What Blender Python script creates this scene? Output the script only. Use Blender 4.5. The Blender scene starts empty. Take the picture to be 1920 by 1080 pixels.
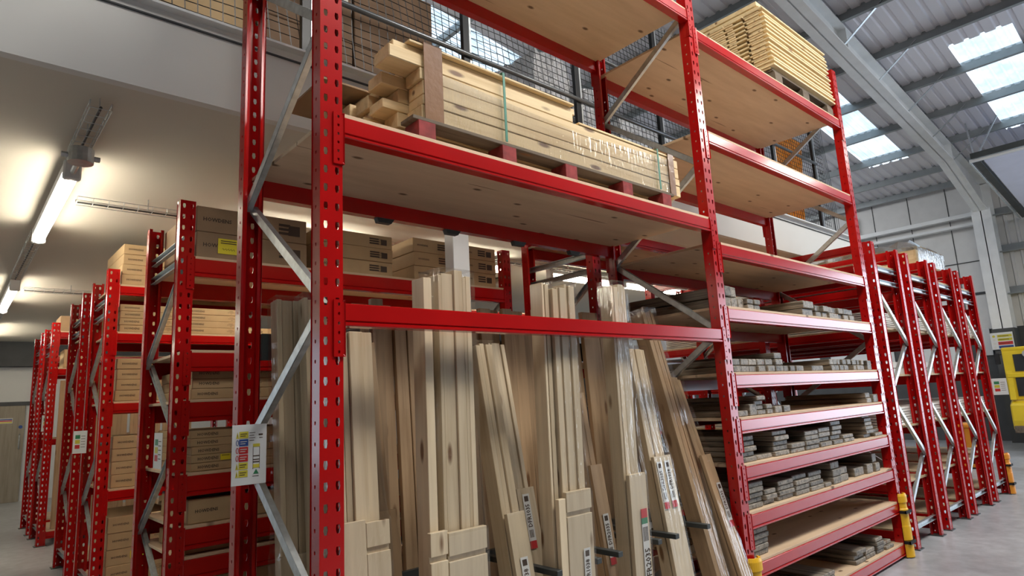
import bpy, bmesh, math, random
from mathutils import Vector, Matrix, Euler
random.seed(7)
R = math.radians
sc = bpy.context.scene
COL = sc.collection

# ------------------------------------------------------------------ camera, world, exposure, lights
cam_d = bpy.data.cameras.new('camera')
cam_d.sensor_width = 36.0
cam_d.lens = 1182.33 / 1920 * 36.0
cam_d.clip_end = 200
cam = bpy.data.objects.new('camera', cam_d)
COL.objects.link(cam)
cam.location = (-1.0158, -2.0924, 1.4979)
cam.rotation_euler = Euler((1.7483, 0.0519, -0.7259), 'XYZ')
sc.camera = cam

w = bpy.data.worlds.new('sky')
sc.world = w
w.use_nodes = True
bg = w.node_tree.nodes['Background']
bg.inputs['Color'].default_value = (0.74, 0.87, 1.0, 1)
bg.inputs['Strength'].default_value = 3.2

sc.view_settings.view_transform = 'Standard'
sc.view_settings.look = 'None'
sc.view_settings.gamma = 1.0
sc.view_settings.use_curve_mapping = False
sc.view_settings.exposure = 0.0
sc.cycles.max_bounces = 6
sc.cycles.diffuse_bounces = 3
sc.cycles.glossy_bounces = 3
sc.cycles.transparent_max_bounces = 12
sc.cycles.sample_clamp_indirect = 4.0
sc.cycles.caustics_reflective = False
sc.cycles.caustics_refractive = False


def area(name, loc, rot, sx, sy, power, col=(1, 1, 1), portal=False):
    l = bpy.data.lights.new(name, 'AREA')
    l.shape = 'RECTANGLE'; l.size = sx; l.size_y = sy
    l.energy = power; l.color = col
    if portal:
        l.cycles.is_portal = True
    o = bpy.data.objects.new(name, l)
    o.location = loc; o.rotation_euler = rot
    COL.objects.link(o)
    return o

# high-bay lamps over the open hall on the camera's side
for lx, ly, le in ((-1.6, -3.0, 70), (1.8, -2.3, 165), (4.8, -2.6, 135), (8.4, -3.0, 120), (12.0, -3.2, 120)):
    area('unseen_hall_lamp', (lx, ly, 6.0), (R(20), 0, 0), 1.8, 1.0, le, (1.0, 0.95, 0.87))
# daylight through the open loading door in the right-hand wall
area('loading_door_daylight', (17.3, -6.0, 2.3), (0, R(90), 0), 4.4, 5.5, 330, (0.72, 0.84, 1.0))
area('unseen_hall_lamp', (12.2, 6.5, 6.2), (0, R(-42), 0), 1.2, 2.0, 170, (0.95, 0.97, 1.0))  # added out of sight to brighten the right wall and its rails
# lamp light over the mezzanine store
area('mezzanine_lamp', (2.5, 7.5, 6.2), (0, 0, 0), 3.0, 0.5, 120, (1, 0.95, 0.88))

# ------------------------------------------------------------------ materials
def nodes(name):
    m = bpy.data.materials.new(name)
    m.use_nodes = True
    nt = m.node_tree
    b = nt.nodes['Principled BSDF']
    return m, nt, b

def N(nt, t, **kw):
    n = nt.nodes.new(t)
    for k, v in kw.items():
        if k in n.inputs.keys() if hasattr(n.inputs, 'keys') else False:
            n.inputs[k].default_value = v
        else:
            setattr(n, k, v)
    return n

def bump(nt, b, height, strength=0.2, dist=0.01):
    n = nt.nodes.new('ShaderNodeBump')
    n.inputs['Strength'].default_value = strength
    n.inputs['Distance'].default_value = dist
    nt.links.new(height, n.inputs['Height'])
    nt.links.new(n.outputs[0], b.inputs['Normal'])

def coords(nt, scale, rnd=True):
    tc = nt.nodes.new('ShaderNodeTexCoord')
    mp = nt.nodes.new('ShaderNodeMapping')
    mp.inputs['Scale'].default_value = scale
    if rnd:
        oi = nt.nodes.new('ShaderNodeObjectInfo')
        mu = nt.nodes.new('ShaderNodeMath'); mu.operation = 'MULTIPLY'; mu.inputs[1].default_value = 37.0
        nt.links.new(oi.outputs['Random'], mu.inputs[0])
        ad = nt.nodes.new('ShaderNodeVectorMath'); ad.operation = 'ADD'
        nt.links.new(tc.outputs['Object'], ad.inputs[0])
        nt.links.new(mu.outputs[0], ad.inputs[1])
        nt.links.new(ad.outputs[0], mp.inputs['Vector'])
    else:
        nt.links.new(tc.outputs['Object'], mp.inputs['Vector'])
    return mp.outputs[0]

def noise(nt, vec, scale, detail=3, rough=0.5):
    n = nt.nodes.new('ShaderNodeTexNoise')
    n.inputs['Scale'].default_value = scale
    n.inputs['Detail'].default_value = detail
    n.inputs['Roughness'].default_value = rough
    nt.links.new(vec, n.inputs['Vector'])
    return n.outputs['Fac']

def ramp(nt, fac, stops):
    r = nt.nodes.new('ShaderNodeValToRGB')
    e = r.color_ramp.elements
    while len(e) < len(stops):
        e.new(0.5)
    for i, (p, c) in enumerate(stops):
        e[i].position = p
        e[i].color = (*c, 1)
    nt.links.new(fac, r.inputs[0])
    return r.outputs[0]

def mixc(nt, fac, a, b, mode='MIX'):
    m = nt.nodes.new('ShaderNodeMix'); m.data_type = 'RGBA'; m.blend_type = mode
    if isinstance(fac, float): m.inputs[0].default_value = fac
    else: nt.links.new(fac, m.inputs[0])
    for s, v in ((6, a), (7, b)):
        if isinstance(v, tuple): m.inputs[s].default_value = (*v, 1)
        else: nt.links.new(v, m.inputs[s])
    return m.outputs[2]

def flat(name, col, rough=0.5, metal=0.0, coat=0.0, var=0.08, vscale=4.0, bmp=0.0, bscale=80.0):
    m, nt, b = nodes(name)
    v = coords(nt, (1, 1, 1))
    f = noise(nt, v, vscale, 4)
    lo = tuple(max(0, c * (1 - var)) for c in col); hi = tuple(min(1, c * (1 + var)) for c in col)
    nt.links.new(ramp(nt, f, [(0.3, lo), (0.7, hi)]), b.inputs['Base Color'])
    b.inputs['Specular IOR Level'].default_value = 0.4
    b.inputs['Roughness'].default_value = rough
    b.inputs['Metallic'].default_value = metal
    b.inputs['Coat Weight'].default_value = coat
    b.inputs['Coat Roughness'].default_value = 0.12
    if bmp:
        bump(nt, b, noise(nt, v, bscale, 3), bmp, 0.004)
    return m

def pine(name, axis, light=(0.62, 0.45, 0.26), dark=(0.50, 0.33, 0.17), rough=0.55, coat=0.0, knots=True, objvar=0.16):
    m, nt, b = nodes(name)
    s = [16.0, 16.0, 16.0]; s[axis] = 0.9
    v = coords(nt, tuple(s))
    f = noise(nt, v, 1.6, 5, 0.6)
    c = ramp(nt, f, [(0.32, dark), (0.5, light), (0.75, tuple(min(1, q * 1.12) for q in light))])
    if knots:
        s2 = [9.0, 9.0, 9.0]; s2[axis] = 2.6
        v2 = coords(nt, tuple(s2))
        vo = nt.nodes.new('ShaderNodeTexVoronoi'); vo.inputs['Scale'].default_value = 1.0
        nt.links.new(v2, vo.inputs['Vector'])
        k = ramp(nt, vo.outputs['Distance'], [(0.08, (1, 1, 1)), (0.15, (0, 0, 0))])
        c = mixc(nt, k, c, (0.20, 0.10, 0.045))
    oi = nt.nodes.new('ShaderNodeObjectInfo')
    hv = nt.nodes.new('ShaderNodeHueSaturation')
    mr = nt.nodes.new('ShaderNodeMapRange')
    mr.inputs['To Min'].default_value = 1 - objvar; mr.inputs['To Max'].default_value = 1 + objvar * 0.7
    nt.links.new(oi.outputs['Random'], mr.inputs['Value'])
    nt.links.new(mr.outputs[0], hv.inputs['Value'])
    nt.links.new(c, hv.inputs['Color'])
    nt.links.new(hv.outputs[0], b.inputs['Base Color'])
    b.inputs['Roughness'].default_value = rough
    b.inputs['Coat Weight'].default_value = coat
    b.inputs['Coat Roughness'].default_value = 0.15
    bump(nt, b, f, 0.12, 0.004)
    return m

def plywood(name, light=(0.70, 0.52, 0.35), dark=(0.59, 0.42, 0.27), seams=True):
    m, nt, b = nodes(name)
    v = coords(nt, (0.9, 7.0, 7.0))
    f = noise(nt, v, 1.5, 6, 0.6)
    c = ramp(nt, f, [(0.3, dark), (0.62, light)])
    v2 = coords(nt, (1.9, 3.9, 1.0))
    vo = nt.nodes.new('ShaderNodeTexVoronoi'); vo.voronoi_dimensions = '2D'; vo.inputs['Scale'].default_value = 1.0
    nt.links.new(v2, vo.inputs['Vector'])
    k = ramp(nt, vo.outputs['Distance'], [(0.03, (1, 1, 1)), (0.065, (0, 0, 0))])
    c = mixc(nt, k, c, (0.16, 0.085, 0.04))
    # cracks in the veneer: thin dark streaks
    v3 = coords(nt, (0.5, 16.0, 1.0))
    f3 = noise(nt, v3, 2.0, 2, 0.4)
    k3 = ramp(nt, f3, [(0.74, (0, 0, 0)), (0.77, (1, 1, 1))])
    c = mixc(nt, k3, c, (0.24, 0.13, 0.07))
    nt.links.new(c, b.inputs['Base Color'])
    b.inputs['Roughness'].default_value = 0.62
    bump(nt, b, f, 0.1, 0.003)
    return m

M = {}
M['red'] = flat('red_paint', (0.43, 0.005, 0.005), 0.19, coat=0.1, var=0.10, vscale=3, bmp=0.02, bscale=30)
M['galv'] = flat('galvanised_steel', (0.56, 0.59, 0.60), 0.38, metal=0.75, var=0.15, vscale=25)
M['dark_steel'] = flat('dark_coated_steel', (0.045, 0.05, 0.05), 0.45, var=0.2)
M['black'] = flat('black_steel', (0.015, 0.016, 0.018), 0.4)
M['ply'] = plywood('plywood_sheet')
M['chip'] = flat('chipboard', (0.52, 0.39, 0.24), 0.7, var=0.18, vscale=60)
M['pineX'] = pine('pine_grain_across', 0)
M['pineY'] = pine('pine_grain_deep', 1)
M['pineZ'] = pine('pine_grain_up', 2, (0.50, 0.34, 0.20), (0.36, 0.23, 0.125))
M['wrapZ'] = pine('film_wrapped_pine', 2, (0.70, 0.57, 0.39), (0.60, 0.46, 0.29), 0.4, 0.3, objvar=0.13)
M['packX'] = pine('pale_sawn_pine', 0, (0.80, 0.60, 0.33), (0.68, 0.47, 0.23), 0.5, 0.15, objvar=0.1)
M['slat'] = pine('fresh_spruce', 0, (0.80, 0.63, 0.36), (0.70, 0.50, 0.26), 0.55, objvar=0.1)
M['slatY'] = pine('fresh_spruce_end', 1, (0.78, 0.61, 0.35), (0.68, 0.49, 0.26), 0.55, objvar=0.1)
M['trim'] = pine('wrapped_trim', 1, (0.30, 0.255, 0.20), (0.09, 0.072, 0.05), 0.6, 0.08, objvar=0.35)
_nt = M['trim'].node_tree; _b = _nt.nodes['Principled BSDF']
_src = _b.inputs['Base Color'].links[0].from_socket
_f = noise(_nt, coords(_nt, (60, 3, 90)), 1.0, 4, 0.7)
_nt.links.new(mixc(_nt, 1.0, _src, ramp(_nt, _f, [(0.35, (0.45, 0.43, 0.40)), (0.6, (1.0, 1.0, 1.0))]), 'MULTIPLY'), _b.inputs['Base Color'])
M['oldwood'] = pine('weathered_pallet_wood', 0, (0.16, 0.12, 0.085), (0.09, 0.065, 0.045), 0.8, objvar=0.15)
M['redblock'] = flat('worn_red_pallet_paint', (0.26, 0.03, 0.03), 0.7, var=0.35, vscale=20)
M['card'] = flat('cardboard', (0.50, 0.35, 0.19), 0.75, var=0.07, vscale=6)
M['card2'] = flat('brown_cardboard', (0.33, 0.22, 0.13), 0.8, var=0.10, vscale=5)
M['ink'] = flat('dark_ink', (0.07, 0.045, 0.03), 0.7)
M['white'] = flat('white_plastic', (0.72, 0.74, 0.75), 0.5, var=0.03)
M['paper'] = flat('paper_label', (0.70, 0.69, 0.66), 0.5, var=0.03)
M['redink'] = flat('red_print', (0.55, 0.03, 0.03), 0.5)
M['greenink'] = flat('green_print', (0.04, 0.22, 0.10), 0.5)
M['blueink'] = flat('blue_print', (0.03, 0.08, 0.30), 0.5)
M['yellowink'] = flat('yellow_print', (0.62, 0.55, 0.06), 0.5)
M['yellowsticker'] = flat('yellow_sticker', (0.80, 0.68, 0.03), 0.5)
M['yellow'] = flat('yellow_plastic', (0.85, 0.48, 0.02), 0.4, var=0.06)
M['forkyellow'] = flat('forklift_yellow_paint', (0.80, 0.58, 0.03), 0.3, coat=0.4)
M['orange'] = flat('orange_plastic', (0.80, 0.30, 0.03), 0.4)
M['rubber'] = flat('black_rubber', (0.012, 0.012, 0.013), 0.8)
M['greenband'] = flat('green_strap', (0.05, 0.22, 0.16), 0.35)
M['tape'] = flat('brown_packing_tape', (0.30, 0.17, 0.10), 0.15, coat=1.0, bmp=0.6, bscale=25)
M['plaster'] = flat('white_plaster', (0.74, 0.735, 0.71), 0.85, var=0.03, vscale=1.5)
M['soffit'] = flat('soffit_board', (0.66, 0.62, 0.54), 0.85, var=0.03, vscale=1.0)
M['cladwhite'] = flat('grey_wall_cladding', (0.74, 0.74, 0.73), 0.6, var=0.04)
M['whitesteel'] = flat('white_painted_steel', (0.82, 0.84, 0.85), 0.45, var=0.05)
M['darkwall'] = flat('dark_grey_wall', (0.075, 0.078, 0.082), 0.8, var=0.1)
M['doorwood'] = pine('grey_oak_door', 2, (0.36, 0.31, 0.24), (0.28, 0.24, 0.18), 0.5, knots=False)
M['sheetwhite'] = flat('white_faced_board', (0.80, 0.78, 0.73), 0.5, var=0.06)
M['purlin'] = flat('galvanised_purlin', (0.34, 0.37, 0.38), 0.45, metal=0.3, var=0.08)
M['doorpanel'] = flat('lilac_grey_door_panel', (0.72, 0.73, 0.86), 0.5, var=0.03)
M['glassdark'] = flat('dark_glass', (0.03, 0.035, 0.04), 0.3)
M['railsteel'] = flat('grey_rail_tube', (0.16, 0.17, 0.18), 0.3, metal=0.6)
M['card3'] = flat('dark_brown_cardboard', (0.19, 0.12, 0.075), 0.8, var=0.10, vscale=5)

def mat_roof():
    m, nt, b = nodes('roof_liner_sheet')
    b.inputs['Base Color'].default_value = (0.80, 0.79, 0.84, 1)
    b.inputs['Roughness'].default_value = 0.5
    return m
M['roof'] = mat_roof()

def mat_floor():
    m, nt, b = nodes('polished_concrete')
    v = coords(nt, (1, 1, 1), False)
    f = noise(nt, v, 0.9, 8, 0.62)
    g = noise(nt, v, 9.0, 6, 0.6)
    c = ramp(nt, f, [(0.3, (0.30, 0.315, 0.335)), (0.7, (0.50, 0.515, 0.54))])
    c2 = ramp(nt, g, [(0.35, (0.80, 0.80, 0.80)), (0.65, (1, 1, 1))])
    nt.links.new(mixc(nt, 1.0, c, c2, 'MULTIPLY'), b.inputs['Base Color'])
    r = nt.nodes.new('ShaderNodeMapRange')
    r.inputs['To Min'].default_value = 0.22; r.inputs['To Max'].default_value = 0.5
    nt.links.new(f, r.inputs['Value']); nt.links.new(r.outputs[0], b.inputs['Roughness'])
    return m
M['floor'] = mat_floor()

def mat_emit(name, col, s):
    m, nt, b = nodes(name)
    b.inputs['Base Color'].default_value = (*col, 1)
    b.inputs['Emission Color'].default_value = (*col, 1)
    b.inputs['Emission Strength'].default_value = s
    return m
M['tube'] = mat_emit('lit_tube_diffuser', (1.0, 0.90, 0.72), 38)

def mat_film(name, fac=0.09, rough=0.08):
    m, nt, b = nodes(name)
    out = nt.nodes['Material Output']
    t = nt.nodes.new('ShaderNodeBsdfTransparent'); t.inputs[0].default_value = (0.99, 0.99, 0.99, 1)
    g = nt.nodes.new('ShaderNodeBsdfGlossy'); g.inputs['Roughness'].default_value = rough
    mx = nt.nodes.new('ShaderNodeMixShader')
    lw = nt.nodes.new('ShaderNodeLayerWeight'); lw.inputs['Blend'].default_value = 0.5
    pw = nt.nodes.new('ShaderNodeMath'); pw.operation = 'POWER'; pw.inputs[1].default_value = 4.0
    nt.links.new(lw.outputs['Facing'], pw.inputs[0])
    ad = nt.nodes.new('ShaderNodeMath'); ad.operation = 'MULTIPLY_ADD'; ad.inputs[1].default_value = 0.5; ad.inputs[2].default_value = fac
    nt.links.new(pw.outputs[0], ad.inputs[0])
    v = coords(nt, (14, 14, 2.2))
    f = noise(nt, v, 3.0, 3)
    bp = nt.nodes.new('ShaderNodeBump'); bp.inputs['Strength'].default_value = 0.35; bp.inputs['Distance'].default_value = 0.01
    nt.links.new(f, bp.inputs['Height'])
    nt.links.new(bp.outputs[0], g.inputs['Normal'])
    nt.links.new(ad.outputs[0], mx.inputs[0]); nt.links.new(t.outputs[0], mx.inputs[1]); nt.links.new(g.outputs[0], mx.inputs[2])
    nt.links.new(mx.outputs[0], out.inputs['Surface'])
    return m
M['film'] = mat_film('clear_shrink_film')

def mat_sky():
    m, nt, b = nodes('translucent_rooflight')
    out = nt.nodes['Material Output']
    t = nt.nodes.new('ShaderNodeBsdfTransparent')
    tl = nt.nodes.new('ShaderNodeBsdfTranslucent'); tl.inputs[0].default_value = (0.9, 0.95, 1, 1)
    mx = nt.nodes.new('ShaderNodeMixShader'); mx.inputs[0].default_value = 0.15
    tc = nt.nodes.new('ShaderNodeTexCoord')
    f = noise(nt, tc.outputs['Object'], 2.0, 4, 0.6)
    nt.links.new(ramp(nt, f, [(0.35, (0.25, 0.31, 0.33)), (0.62, (0.44, 0.45, 0.455))]), t.inputs[0])
    nt.links.new(t.outputs[0], mx.inputs[1]); nt.links.new(tl.outputs[0], mx.inputs[2])
    nt.links.new(mx.outputs[0], out.inputs['Surface'])
    return m
M['rooflight'] = mat_sky()

def mat_foil():
    m, nt, b = nodes('crinkled_silver_wrap')
    b.inputs['Base Color'].default_value = (0.62, 0.62, 0.63, 1)
    b.inputs['Metallic'].default_value = 0.55
    b.inputs['Roughness'].default_value = 0.2
    v = coords(nt, (1, 1, 1))
    bump(nt, b, noise(nt, v, 16, 4, 0.6), 1.0, 0.04)
    return m
M['foil'] = mat_foil()

# ------------------------------------------------------------------ mesh helpers
class MB:
    def __init__(s):
        s.v = []; s.f = []
    def add(s, vs, fs):
        n = len(s.v); s.v += [tuple(q) for q in vs]; s.f += [tuple(i + n for i in f) for f in fs]
        return s
    def box(s, x0, x1, y0, y1, z0, z1):
        return s.add([(x0, y0, z0), (x1, y0, z0), (x1, y1, z0), (x0, y1, z0), (x0, y0, z1), (x1, y0, z1), (x1, y1, z1), (x0, y1, z1)],
                     [(0, 3, 2, 1), (4, 5, 6, 7), (0, 1, 5, 4), (1, 2, 6, 5), (2, 3, 7, 6), (3, 0, 4, 7)])
    def bar(s, p, q, a, b, up=(0, 0, 1), off=(0, 0)):
        p = Vector(p); q = Vector(q); d = (q - p).normalized(); u = Vector(up)
        if abs(d.dot(u)) > 0.99: u = Vector((1, 0, 0))
        r = d.cross(u).normalized(); t = r.cross(d).normalized()
        o = r * off[0] + t * off[1]
        vs = []
        for c in (p, q):
            for i, j in ((-1, -1), (1, -1), (1, 1), (-1, 1)):
                vs.append(c + o + r * i * a / 2 + t * j * b / 2)
        return s.add(vs, [(0, 1, 2, 3), (7, 6, 5, 4), (0, 4, 5, 1), (1, 5, 6, 2), (2, 6, 7, 3), (3, 7, 4, 0)])
    def tube(s, pts, r, n=8):
        pts = [Vector(p) for p in pts]; rings = []
        for i, p in enumerate(pts):
            d = (pts[min(i + 1, len(pts) - 1)] - pts[max(i - 1, 0)]).normalized()
            u = Vector((0, 0, 1)) if abs(d.z) < 0.9 else Vector((1, 0, 0))
            a = d.cross(u).normalized(); b = a.cross(d)
            rings.append([p + a * r * math.cos(2 * math.pi * k / n) + b * r * math.sin(2 * math.pi * k / n) for k in range(n)])
        vs = [q for g in rings for q in g]; fs = []
        for i in range(len(pts) - 1):
            for k in range(n):
                fs.append((i * n + k, i * n + (k + 1) % n, (i + 1) * n + (k + 1) % n, (i + 1) * n + k))
        fs.append(tuple(range(n - 1, -1, -1))); fs.append(tuple((len(pts) - 1) * n + k for k in range(n)))
        return s.add(vs, fs)
    def prism(s, prof, axis, a, b):
        """prof: list of 2-D points in the plane of the other two axes, extruded along axis from a to b"""
        def P(u, v, w):
            return {0: (w, u, v), 1: (u, w, v), 2: (u, v, w)}[axis]
        n = len(prof)
        vs = [P(u, v, a) for u, v in prof] + [P(u, v, b) for u, v in prof]
        fs = [(i, (i + 1) % n, n + (i + 1) % n, n + i) for i in range(n)] + [tuple(range(n - 1, -1, -1)), tuple(range(n, 2 * n))]
        return s.add(vs, fs)
    def holes(s, o, u, v, us, v0, v1, pitch, hw, hh):
        """sheet spanned by unit vectors u (across) and v (up); us = column borders; one slot in every cell"""
        o = Vector(o); u = Vector(u); v = Vector(v)
        n = max(1, int(round((v1 - v0) / pitch))); p = (v1 - v0) / n
        for j in range(n):
            a, b = v0 + j * p, v0 + (j + 1) * p; cm = (a + b) / 2
            for i in range(len(us) - 1):
                l, r = us[i], us[i + 1]; c = (l + r) / 2
                out = [(l, a), (c, a), (r, a), (r, cm), (r, b), (c, b), (l, b), (l, cm)]
                inn = [(c - hw * .55, cm - hh), (c, cm - hh), (c + hw * .55, cm - hh), (c + hw, cm), (c + hw * .75, cm + hh), (c, cm + hh), (c - hw * .75, cm + hh), (c - hw, cm)]
                vs = [o + u * x + v * y for x, y in out + inn]
                s.add(vs, [(k, (k + 1) % 8, 8 + (k + 1) % 8, 8 + k) for k in range(8)])
        return s
    def mesh(s, name, bevel=0.0, solid=0.0, fix=True):
        me = bpy.data.meshes.new(name)
        me.from_pydata(s.v, [], s.f)
        bm = bmesh.new(); bm.from_mesh(me)
        if solid or bevel: bmesh.ops.remove_doubles(bm, verts=bm.verts, dist=1e-5)
        if fix: bmesh.ops.recalc_face_normals(bm, faces=bm.faces)
        if bevel:
            es = [e for e in bm.edges if len(e.link_faces) == 2 and e.calc_face_angle(0) > 0.6]
            bmesh.ops.bevel(bm, geom=es, offset=bevel, segments=1, affect='EDGES', clamp_overlap=True)
        if solid:
            bmesh.ops.solidify(bm, geom=bm.faces[:], thickness=solid)
        bm.to_mesh(me); bm.free(); me.update()
        return me

def link(name, me, mat, parent=None, loc=(0, 0, 0), rot=(0, 0, 0), scale=None):
    o = bpy.data.objects.new(name, me)
    if mat is not None and me is not None and len(me.materials) == 0:
        me.materials.append(mat)
    o.location = loc; o.rotation_euler = rot
    if scale: o.scale = scale
    if parent: o.parent = parent
    COL.objects.link(o)
    return o

def part(name, mb, mat, parent, bevel=0.0, loc=(0, 0, 0), rot=(0, 0, 0), smooth=False):
    me = mb.mesh(name, bevel) if isinstance(mb, MB) else mb
    if smooth:
        for p in me.polygons: p.use_smooth = True
    return link(name, me, mat, parent, loc, rot)

def tag(o, label, cat, group=None):
    o['label'] = label; o['category'] = cat
    if group: o['group'] = group
    return o

def thing(name, label, cat, loc=(0, 0, 0), rot=(0, 0, 0), group=None):
    o = bpy.data.objects.new(name, None); o.empty_display_size = 0.1
    o.location = loc; o.rotation_euler = rot; COL.objects.link(o)
    return tag(o, label, cat, group)

def solo(name, mb, mat, label, cat, group=None, bevel=0.0, smooth=False):
    """a thing made of one mesh, built in world coordinates, origin moved to its base"""
    xs = [v[0] for v in mb.v]; ys = [v[1] for v in mb.v]; zs = [v[2] for v in mb.v]
    c = ((min(xs) + max(xs)) / 2, (min(ys) + max(ys)) / 2, min(zs))
    mb.v = [(a - c[0], b - c[1], d - c[2]) for a, b, d in mb.v]
    o = part(name, mb, mat, None, bevel, loc=c, smooth=smooth)
    return tag(o, label, cat, group)

def struct(name, mb, mat, parent=None, bevel=0.0):
    o = part(name, mb, mat, parent, bevel)
    if parent is None: o['kind'] = 'structure'
    return o

_txt = {}
def text_mesh(s, bold=0.0):
    if (s, bold) in _txt: return _txt[(s, bold)]
    cu = bpy.data.curves.new('t', 'FONT'); cu.body = s; cu.size = 1; cu.offset = bold; cu.resolution_u = 1
    cu.align_x = 'CENTER'; cu.align_y = 'CENTER'
    o = bpy.data.objects.new('t', cu); COL.objects.link(o)
    dg = bpy.context.evaluated_depsgraph_get()
    me = bpy.data.meshes.new_from_object(o.evaluated_get(dg))
    bpy.data.objects.remove(o)
    xs = [v.co.x for v in me.vertices]; w_ = max(xs) - min(xs); cx = (max(xs) + min(xs)) / 2
    ys = [v.co.y for v in me.vertices]; cy = (max(ys) + min(ys)) / 2
    for v in me.vertices: v.co.x = (v.co.x - cx) / w_; v.co.y = (v.co.y - cy) / w_; v.co.z = 0
    _txt[(s, bold)] = me
    return me

_tm = {}
def text(name, s, mat, parent, loc, width, rot=(R(90), 0, 0), bold=0.0, hs=1.0):
    key = (s, bold, mat.name)
    if key not in _tm:
        me = text_mesh(s, bold).copy(); me.materials.clear(); me.materials.append(mat); _tm[key] = me
    return link(name, _tm[key], mat, parent, loc, rot, (width, width * hs, width))

ORD = ['first', 'second', 'third', 'fourth', 'fifth', 'sixth', 'seventh', 'eighth', 'ninth', 'tenth', 'eleventh', 'twelfth',
       'thirteenth', 'fourteenth', 'fifteenth', 'sixteenth', 'seventeenth', 'eighteenth', 'nineteenth', 'twentieth', 'twenty-first',
       'twenty-second', 'twenty-third', 'twenty-fourth', 'twenty-fifth', 'twenty-sixth', 'twenty-seventh', 'twenty-eighth']

# ------------------------------------------------------------------ the setting
XW = 17.5
def roof_z(x): return 6.25 + 0.115 * (XW - x)
struct('floor', MB().box(-8, 19, -9, 15, -0.12, 0), M['floor'])
struct('ceiling_soffit', MB().box(-6, 9.5, 1.56, 14.8, 3.25, 3.40), M['soffit'])
struct('wall_mezzanine', MB().box(-6, 9.5, 1.50, 1.56, 3.25, 3.74), M['plaster'])
struct('floor_mezzanine', MB().box(-6, 9.5, 1.56, 14.8, 3.62, 3.74), M['plaster'])
struct('trim_1', MB().box(-6, 9.5, 1.485, 1.50, 3.675, 3.683), M['darkwall'])
struct('trim_2', MB().box(-6, 9.5, 1.44, 1.50, 3.735, 3.75), M['whitesteel'])
# back wall below the mezzanine: white band, dark bulkhead
struct('wall_back', MB().box(-6, XW, 14.8, 15.0, 0, 3.25), M['plaster'])
struct('trim_3', MB().box(-6, 9.5, 14.5, 14.8, 2.74, 3.25), M['darkwall'])
struct('trim_4', MB().box(-1.4, 0.36, 14.74, 14.8, 1.94, 2.02), M['darkwall'])
d1 = struct('door_1', MB().box(-0.95, 0.30, 14.75, 14.8, 0, 1.94), M['doorwood'], bevel=0.003)
part('door_handle', MB().tube([(0.235, 14.74, 1.35), (0.225, 14.70, 1.33), (0.225, 14.70, 1.08), (0.235, 14.74, 1.06)], 0.012), M['galv'], d1, smooth=True)
# upper back wall
struct('wall_back_upper', MB().box(-6, XW, 14.8, 15.0, 3.4, 9.5), M['darkwall'])
# right wall: cladding, ribs, dark lower band, an open loading door towards the camera's side
wr = MB()
wr.box(XW, XW + 0.1, -3.2, 15, 2.6, 6.6)
wr.box(XW, XW + 0.1, -9, -3.2, 4.6, 6.6)
struct('wall_right', wr, M['cladwhite'])
struct('wall_right_lower', MB().box(XW - 0.02, XW + 0.1, -3.2, 15, 0, 2.6), M['darkwall'])
sm_ = MB()
for y in (1.9, 2.75, 3.6, 4.6, 5.8, 7.0, 8.2):
    sm_.box(XW - 0.012, XW, y - 0.008, y + 0.008, 2.6, 6.2)
sm_.box(XW - 0.02, XW, 1.2, 12, 3.44, 3.50)
sm_.box(XW - 0.02, XW, 1.2, 12, 4.25, 4.27)
struct('trim_5', sm_, M['darkwall'])
rb = MB()
y = 0.85
while y > -3.2:
    rb.prism([(XW, y), (XW - 0.035, y - 0.02), (XW - 0.035, y - 0.06), (XW, y - 0.08)], 2, 2.6, 6.2); y -= 0.2
struct('trim_6', rb, M['cladwhite'])
for i, (z, t) in enumerate(((5.42, 0.10), (5.17, 0.07))):
    struct('trim_%d' % (7 + i), MB().box(XW - 0.28, XW - 0.12, 1.3, 12, z - t, z), M['whitesteel'], bevel=0.004)
for i, yv in enumerate((4.1, 4.35)):
    struct('trim_%d' % (9 + i), MB().box(XW - 0.35, XW - 0.28, yv, yv + 0.07, 2.6, 5.95 if i == 0 else 5.3), M['whitesteel'])
for i, (z, y0, y1) in enumerate(((4.35, -3, 1.0), (5.25, -3, 1.0), (3.35, -3, 1.0))):
    struct('trim_%d' % (11 + i), MB().prism([(XW - 0.16, z), (XW - 0.02, z), (XW - 0.02, z + 0.18), (XW - 0.05, z + 0.18), (XW - 0.05, z + 0.03), (XW - 0.16, z + 0.03)], 1, y0, y1), M['purlin'])

# portal frame: column and rafter as I sections
YC = 1.15
def rz(x): return 5.70 + 0.115 * (XW - x)     # underside of the rafter
fr = MB()
x0c, x1c = 16.95, 17.40
fr.box(x0c, x0c + 0.025, YC - 0.19, YC + 0.19, 2.55, rz(x0c) - 0.35)
fr.box(x1c - 0.025, x1c, YC - 0.19, YC + 0.19, 2.55, rz(x0c) + 0.3)
fr.box(x0c, x1c, YC - 0.01, YC + 0.01, 2.55, rz(x0c) + 0.3)
struct('trim_14', fr, M['whitesteel'])
struct('trim_15', MB().box(x0c - 0.02, x1c, YC - 0.21, YC + 0.21, 0, 2.55), M['darkwall'])
rf = MB()
H1 = 0.40
def slope_box(mb, xa, xb, ya, yb, za, zb_, zc, zd):
    """a slab between x=xa (z za..zb_) and x=xb (z zc..zd)"""
    mb.add([(xa, ya, za), (xa, yb, za), (xa, yb, zb_), (xa, ya, zb_), (xb, ya, zc), (xb, yb, zc), (xb, yb, zd), (xb, ya, zd)],
           [(0, 1, 2, 3), (7, 6, 5, 4), (0, 4, 5, 1), (1, 5, 6, 2), (2, 6, 7, 3), (3, 7, 4, 0)])
xs_, xe_ = -7.0, 14.6
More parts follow.
